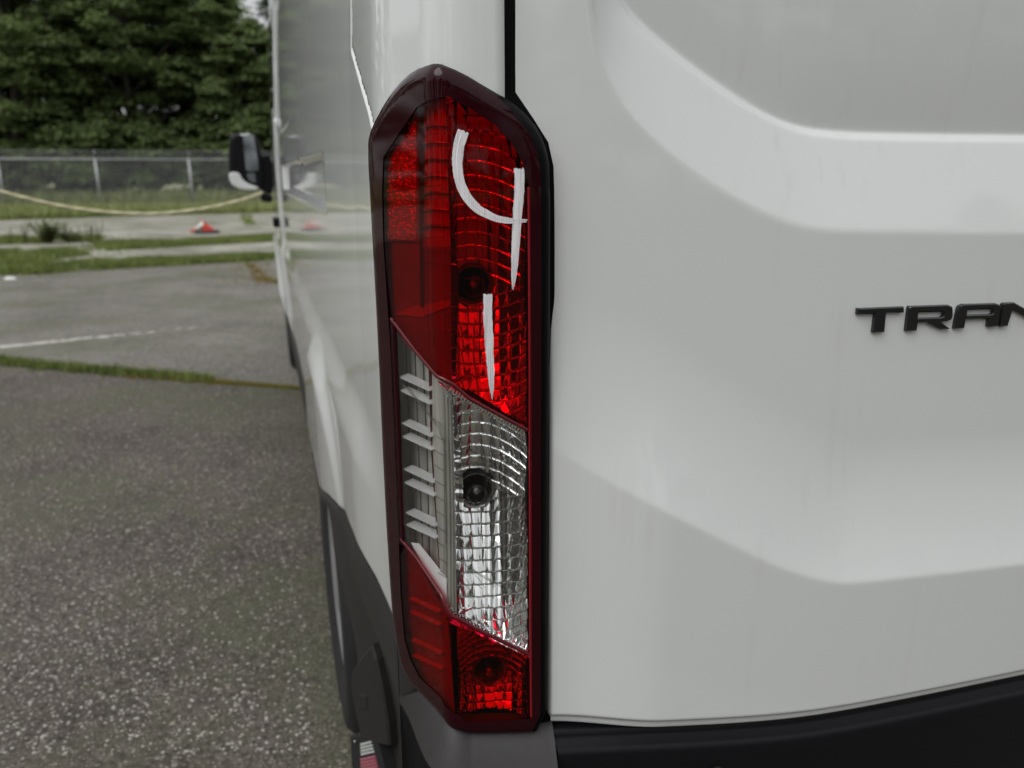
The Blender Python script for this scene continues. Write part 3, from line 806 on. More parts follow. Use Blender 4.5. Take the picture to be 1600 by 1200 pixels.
# ------------------------------------------------------------------ rear badge letters
def extrude(name, outline_px, holes_px, mat, d1=.0045, bev=.0011, parent=door, surf=None):
    surf = surf or (lambda px, py: door_px(px, py, -.0088)[[0, 2]])
    O = [surf(a, b_) for a, b_ in outline_px]; Hs = [[surf(a, b_) for a, b_ in h] for h in holes_px]
    def mp(P, off):
        P = np.array(P); return np.stack([P[:, 0], ydoor(P[:, 0]) + .0088 - off, P[:, 1]], 1)
    Oi = inset(O, bev); Hi = [inset(h, -bev) for h in Hs]
    pts = [Vector(p) for p in Oi]; ed = [(i, (i + 1) % len(Oi)) for i in range(len(Oi))]
    for h in Hi:
        k = len(pts); pts += [Vector(p) for p in h]; ed += [(k + i, k + (i + 1) % len(h)) for i in range(len(h))]
    r = delaunay_2d_cdt(pts, ed, [], 1, 1e-7)
    V2 = np.array([tuple(v) for v in r[0]]); T = np.array(r[2]); cx = V2[T].mean(1)
    keep = pip(cx[:, 0], cx[:, 1], Oi)
    for h in Hi: keep &= ~pip(cx[:, 0], cx[:, 1], h)
    T = T[keep]
    V = list(mp(V2, d1)); F = [tuple(map(int, q)) for q in T]
    for ring, ri in [(O, Oi)] + list(zip(Hs, Hi)):
        n = len(ring); k = len(V)
        V += list(mp(ri, d1)) + list(mp(ring, d1 - bev)) + list(mp(ring, -.002))
        for a in range(2):
            for i in range(n): F.append((k + a * n + i, k + a * n + (i + 1) % n, k + (a + 1) * n + (i + 1) % n, k + (a + 1) * n + i))
    o = mesh_from(name, V, F, mat, None, smooth=False); 
    if parent is not None: o.parent = parent; o.matrix_parent_inverse = parent.matrix_world.inverted() if False else Matrix.Identity(4)
    return o
def cp(pts): return [(1200 + a / 4, 380 + b_ / 4) for a, b_ in pts]
LET = {
 'T': ([(548, 404), (833, 392), (833, 430), (722, 435), (712, 552), (642, 556), (655, 438), (545, 443)], []),
 'R': ([(872, 390), (1108, 382), (1136, 394), (1138, 450), (1128, 474), (1100, 486), (1062, 489), (1124, 532), (1062, 535), (975, 493), (920, 495), (912, 543), (848, 546), (864, 400)], [[(922, 430), (1068, 425), (1084, 436), (1080, 452), (1066, 459), (920, 464)]]),
 'A': ([(1148, 532), (1170, 415), (1180, 390), (1204, 378), (1405, 372), (1428, 382), (1430, 400), (1420, 516), (1358, 521), (1363, 470), (1218, 475), (1208, 529)], [[(1230, 414), (1380, 409), (1392, 420), (1388, 436), (1378, 440), (1225, 445)]]),
 'N': ([(1432, 518), (1450, 378), (1462, 370), (1518, 366), (1688, 462), (1700, 362), (1758, 360), (1745, 500), (1738, 508), (1688, 510), (1510, 412), (1478, 515)], []),
 'S': ([(1772, 508), (1776, 468), (1985, 462), (1990, 444), (1800, 448), (1786, 436), (1792, 372), (1806, 358), (2050, 350), (2048, 386), (1846, 392), (1844, 410), (2032, 404), (2046, 416), (2040, 484), (2024, 498)], []),
 'I': ([(2072, 496), (2084, 350), (2142, 348), (2132, 494)], []),
}
for k, (o_, h_) in LET.items():
    l = extrude('badge_letter', cp(o_), [cp(h) for h in h_], BADGE)
    l['label'] = 'black raised letter ' + k
l = extrude('badge_letter', cp([(2162, 350), (2460, 338), (2460, 376), (2345, 381), (2336, 486), (2264, 490), (2276, 384), (2160, 388)]), [], BADGE)
l['label'] = 'black raised letter T'

# ------------------------------------------------------------------ bumper, step trim
# black rear step trim under the door
def sweep_profile(name, line, prof, mat, fn=None):
    """line: list of (x, z) ; prof: list of (outward, dz)"""
    V = []
    for x, z in line:
        for o_, dz in prof: V.append((x, ydoor(x) - o_, z + dz))
    return vparts(mesh_from(name, V, grid_faces(len(line), len(prof)), mat))
ln = resample([(x, z) for x, z in BOT if x > .2535] , .01)
ln = [np.array([.2535, ln[0][1]])] + ln
sweep_profile('step_trim', [(p[0], p[1] - .0035) for p in ln], [(-.03, .000), (-.006, .001), (-.001, -.001), (.0, -.006), (.002, -.010), (.010, -.0125), (.014, -.0155), (.0155, -.020), (.015, -.04), (.012, -.25)], PLASTIC2)
sn = door_px(1117, 1212, .0145); b = MB(); b.tube([sn + [0, -.0005, 0], sn + [0, -.004, 0], sn + [0, -.0045, 0]], [.0130, .0125, .009], 28); 
vparts(b.build('parking_sensor', PLASTIC, smooth=True))
# bumper corner
def bumper():
    lowp = sorted([tuple(LAMP[k]) for k in (12, 14, 15, 16, 17, 18, 19, 20)])
    ls = [p[0] for p in lowp]; lz = [p[1] for p in lowp]
    def tz_(S): return np.interp(S, ls, lz) + .001
    n = 120; S = np.linspace(-.119, .1035, n); topz = tz_(S)
    w = sstep(-.12, .0, S); zc = .699 + .0 * S; eo = .0065 + .020 * w
    R1 = .009
    rows = [lamp_map(S, topz + .006, -.02 + 0 * S, r=R1), lamp_map(S, topz + .002, -.003 + 0 * S, r=R1), lamp_map(S, topz - .002, .0015 + 0 * S, r=R1)]
    for k in (.1, .3, .6, .9, 1.): rows.append(lamp_map(S, topz - .003 + (zc - topz + .003) * k, .002 + (eo - .002) * k ** .8, r=R1))
    V = np.stack(rows, 1).reshape(-1, 3)
    vparts(mesh_from('bumper_corner', V, grid_faces(n, len(rows)), BUMP))
    n = 420; S = np.linspace(-.119, .1035, n); w = sstep(-.12, .0, S); eo = .0065 + .020 * w
    ribs = .0008 * (np.sin(S / .0040 * 2 * pi) > 0) * (S < -.004)
    zc = .699
    rows = [lamp_map(S, zc + .0 * S, eo - .0002, r=R1), lamp_map(S, zc - .003 + 0 * S, eo + .0002, r=R1), lamp_map(S, zc - .006 + 0 * S, eo - .001, r=R1), lamp_map(S, zc - .008 + 0 * S, eo - .001 - ribs, r=R1), lamp_map(S, zc - .30 + 0 * S, eo - .014 - ribs, r=R1)]
    vparts(mesh_from('bumper_face', np.stack(rows, 1).reshape(-1, 3), grid_faces(n, len(rows)), PLASTIC2))  # same plastic as the shelf; its shade is put in as a darker material
    # return edge towards the wheel
    zz_ = np.linspace(.40, .79, 20); A = lamp_map(-.119 + 0 * zz_, zz_, .0065 + 0 * zz_, r=R1); B = A + np.array([.03, .01, 0])
    vparts(mesh_from('bumper_return', np.stack([A, B], 1).reshape(-1, 3), grid_faces(20, 2), PLASTIC))
bumper()
# shoulder piece between lamp and cladding, with the seam
P_ = LP([(618, 975), (627, 1004), (637, 1040), (651, 1067), (660, 1076), (642, 1088), (626, 1100), (620, 1060), (617, 1010)], .006)
vparts(patch('bumper_shoulder', P_, lambda s, z: lamp_map(s, z, .006 - .01 * np.clip(1 - seg_dist(s, z, P_, True) / .004, 0, 1) ** 2, r=.012), .003, PLASTIC))

# rear-wheel splash guard and its striped marker, standing just behind the tyre
GA = np.array([.083, 1.20]); GB = np.array([.135, 1.06])     # plan line of the guard
gt = (GB - GA) / np.linalg.norm(GB - GA); gn = np.array([-gt[1], gt[0]]); gn = gn if gn[1] < 0 else -gn
def guard_px(px, py, off=0.):
    d = ray(px, py); A = GA + gn * off
    # solve t*d = A + k*gt
    M = np.array([[d[0], -gt[0]], [d[1], -gt[1]]]); t_, k = np.linalg.solve(M, A)
    return np.array([k, CAMH + d[2] * t_])
def gmap(P, off):
    P = np.array(P); return np.stack([GA[0] + gt[0] * P[:, 0] + gn[0] * off, GA[1] + gt[1] * P[:, 0] + gn[1] * off, P[:, 1]], 1)
def gslab(name, px, off0, off1, mat, bev=.002):
    O = [guard_px(a, b_) for a, b_ in px]; Oi = inset(O, bev)
    V = list(gmap(Oi, off1)) + list(gmap(O, off1 - bev)) + list(gmap(O, off0)); n = len(O)
    F = [tuple(range(n))]
    for a in range(2): F += [(a * n + i, a * n + (i + 1) % n, (a + 1) * n + (i + 1) % n, (a + 1) * n + i) for i in range(n)]
    return vparts(mesh_from(name, V, F, mat, smooth=False))
gslab('splash_guard', [(583, 1006), (590, 1030), (600, 1080), (608, 1130), (611, 1165), (585, 1162), (566, 1150), (556, 1105), (550, 1070), (552, 1048), (560, 1034)], -.02, .004, PLASTIC, .004)
gslab('guard_slot', [(566, 1084), (577, 1084), (579, 1108), (568, 1109)], .0, .0052, RUBBER, .001)
gslab('guard_slot', [(569, 1087), (575, 1087), (577, 1104), (570, 1105)], .0, .0062, PLASTIC, .001)
gslab('marker_bracket', [(549, 1150), (566, 1147), (592, 1158), (604, 1206), (612, 1260), (560, 1260), (552, 1200)], -.02, .003, RUBBER, .002)
pk = simple('marker_pink', (.42, .13, .17), .4); wh = simple('marker_pale', (.50, .53, .50), .4)
for i in range(4): gslab('marker_stripe', [(567 + i * .3, 1160 + i * 5), (583 + i * 1.2, 1156 + i * 5), (584 + i * 1.2, 1159 + i * 5), (568 + i * .3, 1163.4 + i * 5)], 0, .006, wh, .0003)
for i in range(9): gslab('marker_stripe', [(567 + i * .3, 1183.5 + i * 5), (589 + i * 1.2, 1178.5 + i * 5), (590 + i * 1.2, 1182 + i * 5), (568 + i * .3, 1187 + i * 5)], 0, .006, pk, .0003)
q = gmap([guard_px(560, 1156)], .005)[0]; b = MB(); b.tube([q, q + np.array([gn[0], gn[1], 0]) * .004], [.003, .002], 12); vparts(b.build('bolt', CHROME_D, smooth=True))

# ------------------------------------------------------------------ wing mirror
MY = 5.0
mir = bpy.data.objects.new('wing_mirror', None); C.objects.link(mir); mir.parent = van; mir.matrix_parent_inverse = Matrix.Translation(-Vector(VL))
def flat(name, px, y0_, y1_, mat, bev=.012, sm=True, it=2, tilt=0.):
    O = [atY(a, b_, MY)[[0, 2]] for a, b_ in px]; O = chaikin(O, it, True)
    if (sum(O[i][0] * O[(i + 1) % len(O)][1] - O[(i + 1) % len(O)][0] * O[i][1] for i in range(len(O)))) < 0: O = O[::-1]
    Oi = inset(O, bev); Oj = inset(O, bev * .3)
    def P3(L, y): return [(p[0], y + tilt * (p[0] + .05), p[1]) for p in L]
    V = P3(Oi, y0_) + P3(Oj, y0_ + bev * .35) + P3(O, y0_ + bev) + P3(O, y1_ - bev) + P3(Oi, y1_); n = len(O)
    F = [tuple(range(n))]
    for a in range(4): F += [(a * n + i, a * n + (i + 1) % n, (a + 1) * n + (i + 1) % n, (a + 1) * n + i) for i in range(n)]
    F.append(tuple(4 * n + i for i in range(n))[::-1])
    o = mesh_from(name, V, F, mat, mir, smooth=False); return o
flat('mirror_housing', [(360, 209), (380, 207), (399, 209), (405, 222), (410, 255), (411, 290), (404, 296), (378, 294), (363, 287), (357, 268), (357, 225)], MY, MY + .16, PLASTIC2, .02)
MG = simple('mirror_glass', (.30, .32, .34), .06, metal=1.)
MG2 = simple('mirror_glass_dark', (.16, .17, .18), .08, metal=1.)
flat('mirror_glass', [(368, 210), (396, 209), (400, 228), (404, 264), (402, 268), (382, 268), (374, 240)], MY - .006, MY + .01, MG, .003, it=1, tilt=-.30)
flat('mirror_glass', [(384, 270), (402, 270), (403, 284), (398, 287), (388, 283)], MY - .006, MY + .01, MG2, .003, it=1, tilt=.2)
flat('mirror_cap', [(357, 269), (374, 269), (378, 280), (389, 288), (404, 292), (403, 297), (382, 297), (366, 292), (359, 284)], MY - .014, MY + .05, PAINT, .007)
flat('mirror_arm', [(403, 245), (426, 240), (428, 306), (413, 300), (404, 294)], MY + .03, MY + .14, PLASTIC2, .01, it=1)
flat('mirror_foot', [(407, 303), (414, 301), (426, 306), (426, 316), (412, 316), (407, 311)], MY - .01, MY + .06, PLASTIC2, .008)

# small dark seams and handle on the cab side
def side_line(name, pts, w, mat, o_=.0012, parent=None):
    P = resample([np.array(p) for p in pts], .03); A = np.array(P); T_ = np.gradient(A, axis=0); T_ /= np.linalg.norm(T_, axis=1)[:, None] + 1e-9
    n_ = np.stack([-T_[:, 1], T_[:, 0]], 1) * w / 2; L = A + n_; R_ = A - n_
    def mp(Q, k): return np.stack([side_x(Q[:, 0], Q[:, 1]) - k, Q[:, 0], Q[:, 1]], 1)
    V = np.stack([mp(L, -.001), mp(L, o_), mp(R_, o_), mp(R_, -.001)], 1).reshape(-1, 3)
    return vparts(mesh_from(name, V, grid_faces(len(A), 4), mat, smooth=False))
side_line('door_seam', [(4.05, .5), (4.05, 2.2)], .008, RUBBER)
side_line('door_seam', [(5.35, 1.0), (5.15, 1.5), (4.9, 2.2)], .008, RUBBER)
GLASS = simple('side_window', (.01, .012, .014), .03, coat=1.)
GP = chaikin([(4.15, 1.45), (5.1, 1.42), (4.85, 2.1), (4.15, 2.12)], 2, True)
vparts(patch('side_window', GP, lambda a, b_: np.stack([side_x(a, b_) - .002, a, b_], -1), .05, GLASS))
b = MB(); hx = float(side_x(4.2, 1.06)); b.box((hx - .015, 4.25, 1.06), (.03, .20, .04)); vparts(b.build('door_handle', PLASTIC2))

# ------------------------------------------------------------------ ground
def asphalt(name, base, light, sc=95., moss=.5, seed=0., dens=.26, tone=1.0):
    m, t, b = newmat(name); tcn = N(t, 'TexCoord'); mp = N(t, 'Mapping'); mp.inputs['Location'].default_value = (seed, seed, 0)
    t.links.new(tcn.outputs['Object'], mp.inputs[0])
    def noise(s, d=4., r=.55):
        n = N(t, 'TexNoise', Scale=s, Detail=d, Roughness=r); t.links.new(mp.outputs[0], n.inputs['Vector']); return n
    def mapr(src, a, b_, c=0., d=1.):
        n = N(t, 'MapRange'); n.inputs['From Min'].default_value = a; n.inputs['From Max'].default_value = b_; n.inputs['To Min'].default_value = c; n.inputs['To Max'].default_value = d
        t.links.new(src, n.inputs['Value']); return n
    n1 = noise(1.1, 8., .68); n2 = noise(60., 3., .7)
    mixa = N(t, 'Mix', data_type='RGBA'); mixa.inputs[6].default_value = (*[c * .62 for c in base], 1); mixa.inputs[7].default_value = (*[c * k for c, k in zip(base, (1.3, 1.34, 1.36))], 1)
    t.links.new(mapr(n1.outputs['Fac'], .3, .7).outputs[0], mixa.inputs[0])
    mixb = N(t, 'Mix', data_type='RGBA', blend_type='MULTIPLY'); mixb.inputs[0].default_value = 1
    t.links.new(mixa.outputs[2], mixb.inputs[6])
    cr = N(t, 'ValToRGB'); cr.color_ramp.elements[0].position = .35; cr.color_ramp.elements[0].color = (.45, .45, .45, 1); cr.color_ramp.elements[1].position = .68; cr.color_ramp.elements[1].color = (1.5, 1.5, 1.5, 1)
    t.links.new(n2.outputs['Fac'], cr.inputs[0]); t.links.new(cr.outputs[0], mixb.inputs[7])
    # pale stones
    last = mixb.outputs[2]
    for sc_, thr, dn in ((sc, .36, dens), (sc * .55, .30, dens * .35), (sc * 2.2, .42, dens * 1.3)):
        vo = N(t, 'TexVoronoi', Scale=sc_); t.links.new(mp.outputs[0], vo.inputs['Vector'])
        sx = N(t, 'SeparateColor'); t.links.new(vo.outputs['Color'], sx.inputs[0])
        a = N(t, 'Math', operation='LESS_THAN'); a.inputs[1].default_value = thr; t.links.new(vo.outputs['Distance'], a.inputs[0])
        c = N(t, 'Math', operation='LESS_THAN'); c.inputs[1].default_value = dn; t.links.new(sx.outputs[0], c.inputs[0])
        mu = N(t, 'Math', operation='MULTIPLY'); t.links.new(a.outputs[0], mu.inputs[0]); t.links.new(c.outputs[0], mu.inputs[1])
        br = mapr(sx.outputs[1], 0., 1., .25, 1.0); m2 = N(t, 'Math', operation='MULTIPLY'); t.links.new(mu.outputs[0], m2.inputs[0]); t.links.new(br.outputs[0], m2.inputs[1])
        mc = N(t, 'Mix', data_type='RGBA'); t.links.new(m2.outputs[0], mc.inputs[0]); t.links.new(last, mc.inputs[6]); mc.inputs[7].default_value = (*light, 1)
        last = mc.outputs[2]
    # moss patches
    n3 = noise(.8, 5., .6); n4 = noise(9., 4., .6)
    ad = N(t, 'Math', operation='MULTIPLY_ADD'); ad.inputs[1].default_value = .3; t.links.new(n4.outputs['Fac'], ad.inputs[0]); t.links.new(n3.outputs['Fac'], ad.inputs[2])
    ms = mapr(ad.outputs[0], .60, .80, 0., moss)
    mm = N(t, 'Mix', data_type='RGBA'); t.links.new(ms.outputs[0], mm.inputs[0]); t.links.new(last, mm.inputs[6]); mm.inputs[7].default_value = (.085, .095, .055, 1)
    t.links.new(mm.outputs[2], b.inputs['Base Color']); b.inputs['Roughness'].default_value = .85; b.inputs['Specular IOR Level'].default_value = .3
    v2 = N(t, 'TexVoronoi', Scale=sc); t.links.new(mp.outputs[0], v2.inputs['Vector'])
    bp = N(t, 'Bump', Strength=.8, Distance=.004, invert=True); t.links.new(v2.outputs['Distance'], bp.inputs['Height']); t.links.new(bp.outputs[0], b.inputs['Normal'])
    return m
ASPH = asphalt('asphalt', (.092, .077, .066), (.38, .35, .31), sc=88., dens=.15, moss=.75)
ASPH2 = asphalt('pale_asphalt', (.145, .133, .117), (.42, .40, .36), sc=80., moss=.6, seed=5., dens=.3)  # lighter asphalt, used beyond the crack line
OLDP = asphalt('old_pavement', (.31, .295, .25), (.55, .52, .45), sc=60, moss=.7, seed=11., tone=2.)
def sheet(name, pts, z, mat, step=None):
    me = MB(); me.add([(x, y, z) for x, y in pts], [tuple(range(len(pts)))]); o = me.build(name, mat); o['kind'] = 'structure'; return o
sheet('ground', [(-400, -400), (400, -400), (400, 500), (-400, 500)], 0.0, simple('soil_grass', (.15, .16, .075), .9, bscale=6., var=.5, bump=.5))
sheet('parking_lot', [(-60, -40), (60, -40), (60, 14.2), (.2, 13.2), (-3.6, 12.4), (-60, 7)], .004, ASPH)
CRK = [atZ(a_, b_)[:2] for a_, b_ in [(-500, 503), (0, 567), (150, 582), (330, 597), (470, 609), (900, 660)]]
CRK = resample(CRK, .12); fa = []; mbp = MB(); rj = np.random.default_rng(2)
for p in CRK: fa.append((p[0], p[1] + .012 + rj.normal(0, .006)))
far_ = [np.array([p[0], 13.2 + (p[0] - .2) * (.21 if p[0] < .2 else .02)]) for p in fa]
mbp.v = [(a_[0], a_[1], .0075) for a_ in fa] + [(b_[0], b_[1] + .3, .0075) for b_ in far_]; nn_ = len(fa)
mbp.f = [(i_, i_ + 1, nn_ + i_ + 1, nn_ + i_) for i_ in range(nn_ - 1)]
o = mbp.build('parking_lot', ASPH2); o['kind'] = 'structure'
sheet('access_road', [(-60, 7.02), (-3.6, 12.42), (.2, 13.22), (60, 14.22), (60, 30), (.45, 28.6), (-7.2, 26.2), (-60, 20)], .011, OLDP)
def worn(name, col, thr=.5, sc=14.):
    m, t, b = newmat(name); tcn = N(t, 'TexCoord'); nz = N(t, 'TexNoise', Scale=sc, Detail=6., Roughness=.7); t.links.new(tcn.outputs['Object'], nz.inputs['Vector'])
    sx = N(t, 'SeparateXYZ'); t.links.new(tcn.outputs['Object'], sx.inputs[0])
    fade = N(t, 'MapRange'); fade.inputs['From Min'].default_value = -2.3; fade.inputs['From Max'].default_value = -.6; fade.inputs['To Min'].default_value = .36; fade.inputs['To Max'].default_value = .60
    t.links.new(sx.outputs['X'], fade.inputs['Value'])
    gt_ = N(t, 'Math', operation='GREATER_THAN'); t.links.new(nz.outputs['Fac'], gt_.inputs[0]); t.links.new(fade.outputs[0], gt_.inputs[1])
    tr = N(t, 'BsdfTransparent'); mx_ = N(t, 'MixShader'); b.inputs['Base Color'].default_value = (*col, 1); b.inputs['Roughness'].default_value = .8
    t.links.new(gt_.outputs[0], mx_.inputs[0]); t.links.new(tr.outputs[0], mx_.inputs[1]); t.links.new(b.outputs[0], mx_.inputs[2]); t.links.new(mx_.outputs[0], t.nodes['Material Output'].inputs[0])
    return m
a = atZ(-200, 565)[:2]; c = atZ(330, 511)[:2]; dd = (c - a) / np.linalg.norm(c - a); nn = np.array([-dd[1], dd[0]]) * .045
sheet('road_marking', [a - nn, c - nn, c + nn, a + nn], .0115, worn('worn_line', (.50, .49, .45)))

# --- grass builders
def grass_mat(name, c1, c2, c3=None):
    m, t, b = newmat(name); g = N(t, 'NewGeometry'); cr = N(t, 'ValToRGB')
    cr.color_ramp.elements[0].color = (*c1, 1); cr.color_ramp.elements[1].color = (*c2, 1)
    tcn = N(t, 'TexCoord'); nz = N(t, 'TexNoise', Scale=1.3, Detail=4.); t.links.new(tcn.outputs['Object'], nz.inputs['Vector'])
    ad = N(t, 'Math', operation='MULTIPLY_ADD'); ad.inputs[1].default_value = .45; t.links.new(g.outputs['Random Per Island'], ad.inputs[0])
    m1 = N(t, 'MapRange'); m1.inputs['From Min'].default_value = .3; m1.inputs['From Max'].default_value = .7; m1.inputs['To Max'].default_value = .55; t.links.new(nz.outputs['Fac'], m1.inputs['Value'])
    t.links.new(m1.outputs[0], ad.inputs[2]); t.links.new(ad.outputs[0], cr.inputs[0]); t.links.new(cr.outputs[0], b.inputs['Base Color'])
    b.inputs['Roughness'].default_value = .6; b.inputs['Specular IOR Level'].default_value = .25
    return m
G1 = grass_mat('green_grass', (.10, .145, .035), (.235, .275, .08))
G2 = grass_mat('field_grass', (.19, .24, .08), (.35, .37, .16))
G3 = grass_mat('dry_grass', (.20, .15, .05), (.30, .24, .10))
G4 = grass_mat('moss_yellow', (.16, .13, .03), (.26, .22, .05))
def blades(name, xy, h, w, mat, lean=.5, seed=1):
    r = np.random.default_rng(seed); n = len(xy); a = r.uniform(0, 2 * pi, n); hh = h * r.uniform(.45, 1.1, n); ww = w * r.uniform(.6, 1.2, n)
    la = r.uniform(0, 2 * pi, n); ll = hh * lean * r.uniform(.1, 1, n)
    B = np.stack([xy[:, 0], xy[:, 1], np.full(n, .006)], 1)
    dx = np.stack([np.cos(a) * ww / 2, np.sin(a) * ww / 2, 0 * a], 1)
    L = np.stack([np.cos(la) * ll, np.sin(la) * ll, 0 * a], 1)
    mid = B + L * .35 + np.stack([0 * a, 0 * a, hh * .6], 1); tip = B + L + np.stack([0 * a, 0 * a, hh], 1)
    V = np.stack([B - dx, B + dx, mid + dx * .7, mid - dx * .7, tip], 1).reshape(-1, 3)
    k = np.arange(n) * 5; F = np.concatenate([np.stack([k, k + 1, k + 2], 1), np.stack([k, k + 2, k + 3], 1), np.stack([k + 3, k + 2, k + 4], 1)])
    o = mesh_from(name, V, F, mat, None, False); o['kind'] = 'stuff'; return o
def scatter_poly(poly, n, r, thr=None, sc=1.0):
    P = np.array(poly); lo_ = P.min(0); hi = P.max(0); out = []
    from mathutils import noise as mn
    tot = 0
    while tot < n:
        q = r.uniform(lo_, hi, (n, 2)); q = q[pip(q[:, 0], q[:, 1], poly)]
        if thr is not None:
            k = np.array([mn.noise(Vector((a * sc, b_ * sc, 3.1))) for a, b_ in q]); q = q[k > thr + r.uniform(-.15, .15, len(q))]
        out.append(q); tot += len(q)
        if len(q) == 0: break
    return np.concatenate(out)[:n]
def G(pts): return [tuple(atZ(a, b_)[:2]) for a, b_ in pts]
# grass growing in the near crack
def strip(name, pxpts, wid, n, h, w, mat, seed, bounds=None):
    P = [np.array(atZ(a, b_)[:2]) for a, b_ in pxpts]; r = np.random.default_rng(seed)
    L = np.array(resample(P, .03)); i = r.integers(0, len(L) - 1, n); t_ = r.uniform(0, 1, n)[:, None]
    q = L[i] * (1 - t_) + L[i + 1] * t_; frac = i / len(L)
    wv = np.interp(frac, np.linspace(0, 1, len(wid)), wid) * (1 + .5 * np.sin(frac * 57 + np.sin(frac * 131) * 2))
    q = q + np.stack([r.normal(0, .02, n), r.normal(0, 1, n) * wv * .5], 1)
    o = blades(name, q, h, w, mat, .7, seed); return o
strip('crack_grass', [(-260, 533), (0, 567), (60, 574), (150, 582), (250, 590), (330, 597)], [.11, .10, .08, .05], 9000, .055, .006, G1, 4)
strip('crack_moss', [(200, 588), (330, 598), (400, 603), (470, 609)], [.05, .05, .035, .02], 5000, .016, .006, G4, 5)
# far strips and verges
r_ = np.random.default_rng(3)
def area(name, poly, n, h, w, mat, seed, thr=None, sc=1., spill=.16):
    rr_ = np.random.default_rng(seed); q = scatter_poly(poly, n, rr_, thr, sc)
    k = rr_.uniform(0, 1, len(q)) < .22; q[k] += rr_.normal(0, spill, (k.sum(), 2)) * np.array([1.5, 1.])
    return blades(name, q, h, w, mat, .6, seed)
area('grass_strip', G([(60, 421), (160, 410), (300, 406), (440, 399), (440, 407), (300, 414), (150, 423), (60, 430)]), 16000, .10, .014, G1, 11, -.22, 1.7)
area('grass_strip', G([(-200, 412), (0, 396), (60, 393), (120, 394), (140, 400), (90, 406), (60, 420), (70, 430), (0, 432), (-200, 440)]), 20000, .11, .014, G1, 12, -.22, 1.7)
area('grass_strip', G([(150, 383), (220, 378), (320, 376), (440, 369), (440, 378), (300, 385), (170, 394), (150, 390)]), 15000, .10, .014, G1, 13, -.22, 1.7)
area('grass_strip', G([(-150, 376), (0, 374), (90, 371), (160, 372), (160, 378), (60, 382), (-150, 388)]), 8000, .12, .014, G1, 14, -.22, 1.7)
area('dry_grass_patch', G([(385, 414), (398, 414), (415, 432), (430, 436), (440, 444), (405, 444), (396, 434)]), 2200, .035, .012, G3, 15, -.05, 4.)
area('dry_grass_patch', G([(375, 336), (392, 336), (400, 352), (384, 354)]), 900, .05, .02, G1, 16, 0., 3.)
area('road_edge_grass', G([(-300, 352), (0, 345), (430, 332), (470, 331), (470, 329), (0, 339), (-300, 346)]), 16000, .16, .03, G1, 17)
area('field_grass', [(-22, 24), (-7.2, 26.3), (.45, 28.7), (5, 29.5), (5, 45), (-24, 45)], 90000, .34, .035, G2, 18)
area('understory_grass', [(-24, 33.5), (5, 33.5), (5, 38), (-24, 38)], 20000, .75, .05, G2, 19)
# loose pale stones
def stones(name, n, seed):
    r = np.random.default_rng(seed); V = []; F = []
    for i in range(n):
        py = r.uniform(440, 1180); px = r.uniform(-60, 520); g = atZ(px, py)
        if g[0] > .02: continue
        s = r.uniform(.0015, .005); k = len(V)
        for a in range(6):
            V.append((g[0] + s * cos(a * pi / 3 + i) * r.uniform(.7, 1.2), g[1] + s * sin(a * pi / 3 + i) * r.uniform(.7, 1.2), .004 + s * .1))
        V.append((g[0], g[1], .004 + s * .8)); F += [(k + a, k + (a + 1) % 6, k + 6) for a in range(6)]
    o = mesh_from(name, V, F, simple('pale_stone', (.42, .40, .37), .7), None, False); tag(o, kind='stuff'); return o
stones('loose_grit', 2600, 8)

# ------------------------------------------------------------------ weeds
def leaf_mat(name, c1, c2):
    m, t, b = newmat(name); g = N(t, 'NewGeometry'); oi = N(t, 'ObjectInfo'); cr = N(t, 'ValToRGB')
    cr.color_ramp.elements[0].color = (*c1, 1); cr.color_ramp.elements[1].color = (*c2, 1)
    tcn = N(t, 'TexCoord'); nz = N(t, 'TexNoise', Scale=.55, Detail=3.); t.links.new(tcn.outputs['Object'], nz.inputs['Vector'])
    m1 = N(t, 'MapRange'); m1.inputs['From Min'].default_value = .35; m1.inputs['From Max'].default_value = .65; m1.inputs['To Max'].default_value = .5; t.links.new(nz.outputs['Fac'], m1.inputs['Value'])
    a1 = N(t, 'Math', operation='MULTIPLY_ADD'); a1.inputs[1].default_value = .3; t.links.new(g.outputs['Random Per Island'], a1.inputs[0]); t.links.new(m1.outputs[0], a1.inputs[2])
    a2 = N(t, 'Math', operation='MULTIPLY_ADD'); a2.inputs[1].default_value = .25; t.links.new(oi.outputs['Random'], a2.inputs[0]); t.links.new(a1.outputs[0], a2.inputs[2])
    t.links.new(a2.outputs[0], cr.inputs[0]); t.links.new(cr.outputs[0], b.inputs['Base Color']); b.inputs['Roughness'].default_value = .55; b.inputs['Specular IOR Level'].default_value = .3
    tl = N(t, 'BsdfTranslucent'); t.links.new(cr.outputs[0], tl.inputs[0]); mx_ = N(t, 'MixShader'); mx_.inputs[0].default_value = .5
    t.links.new(b.outputs[0], mx_.inputs[1]); t.links.new(tl.outputs[0], mx_.inputs[2]); t.links.new(mx_.outputs[0], t.nodes['Material Output'].inputs[0])
    return m
LEAF_W = leaf_mat('weed_leaf', (.12, .17, .05), (.24, .30, .10))
STEM_W = grass_mat('weed_stem', (.09, .09, .04), (.15, .13, .06))
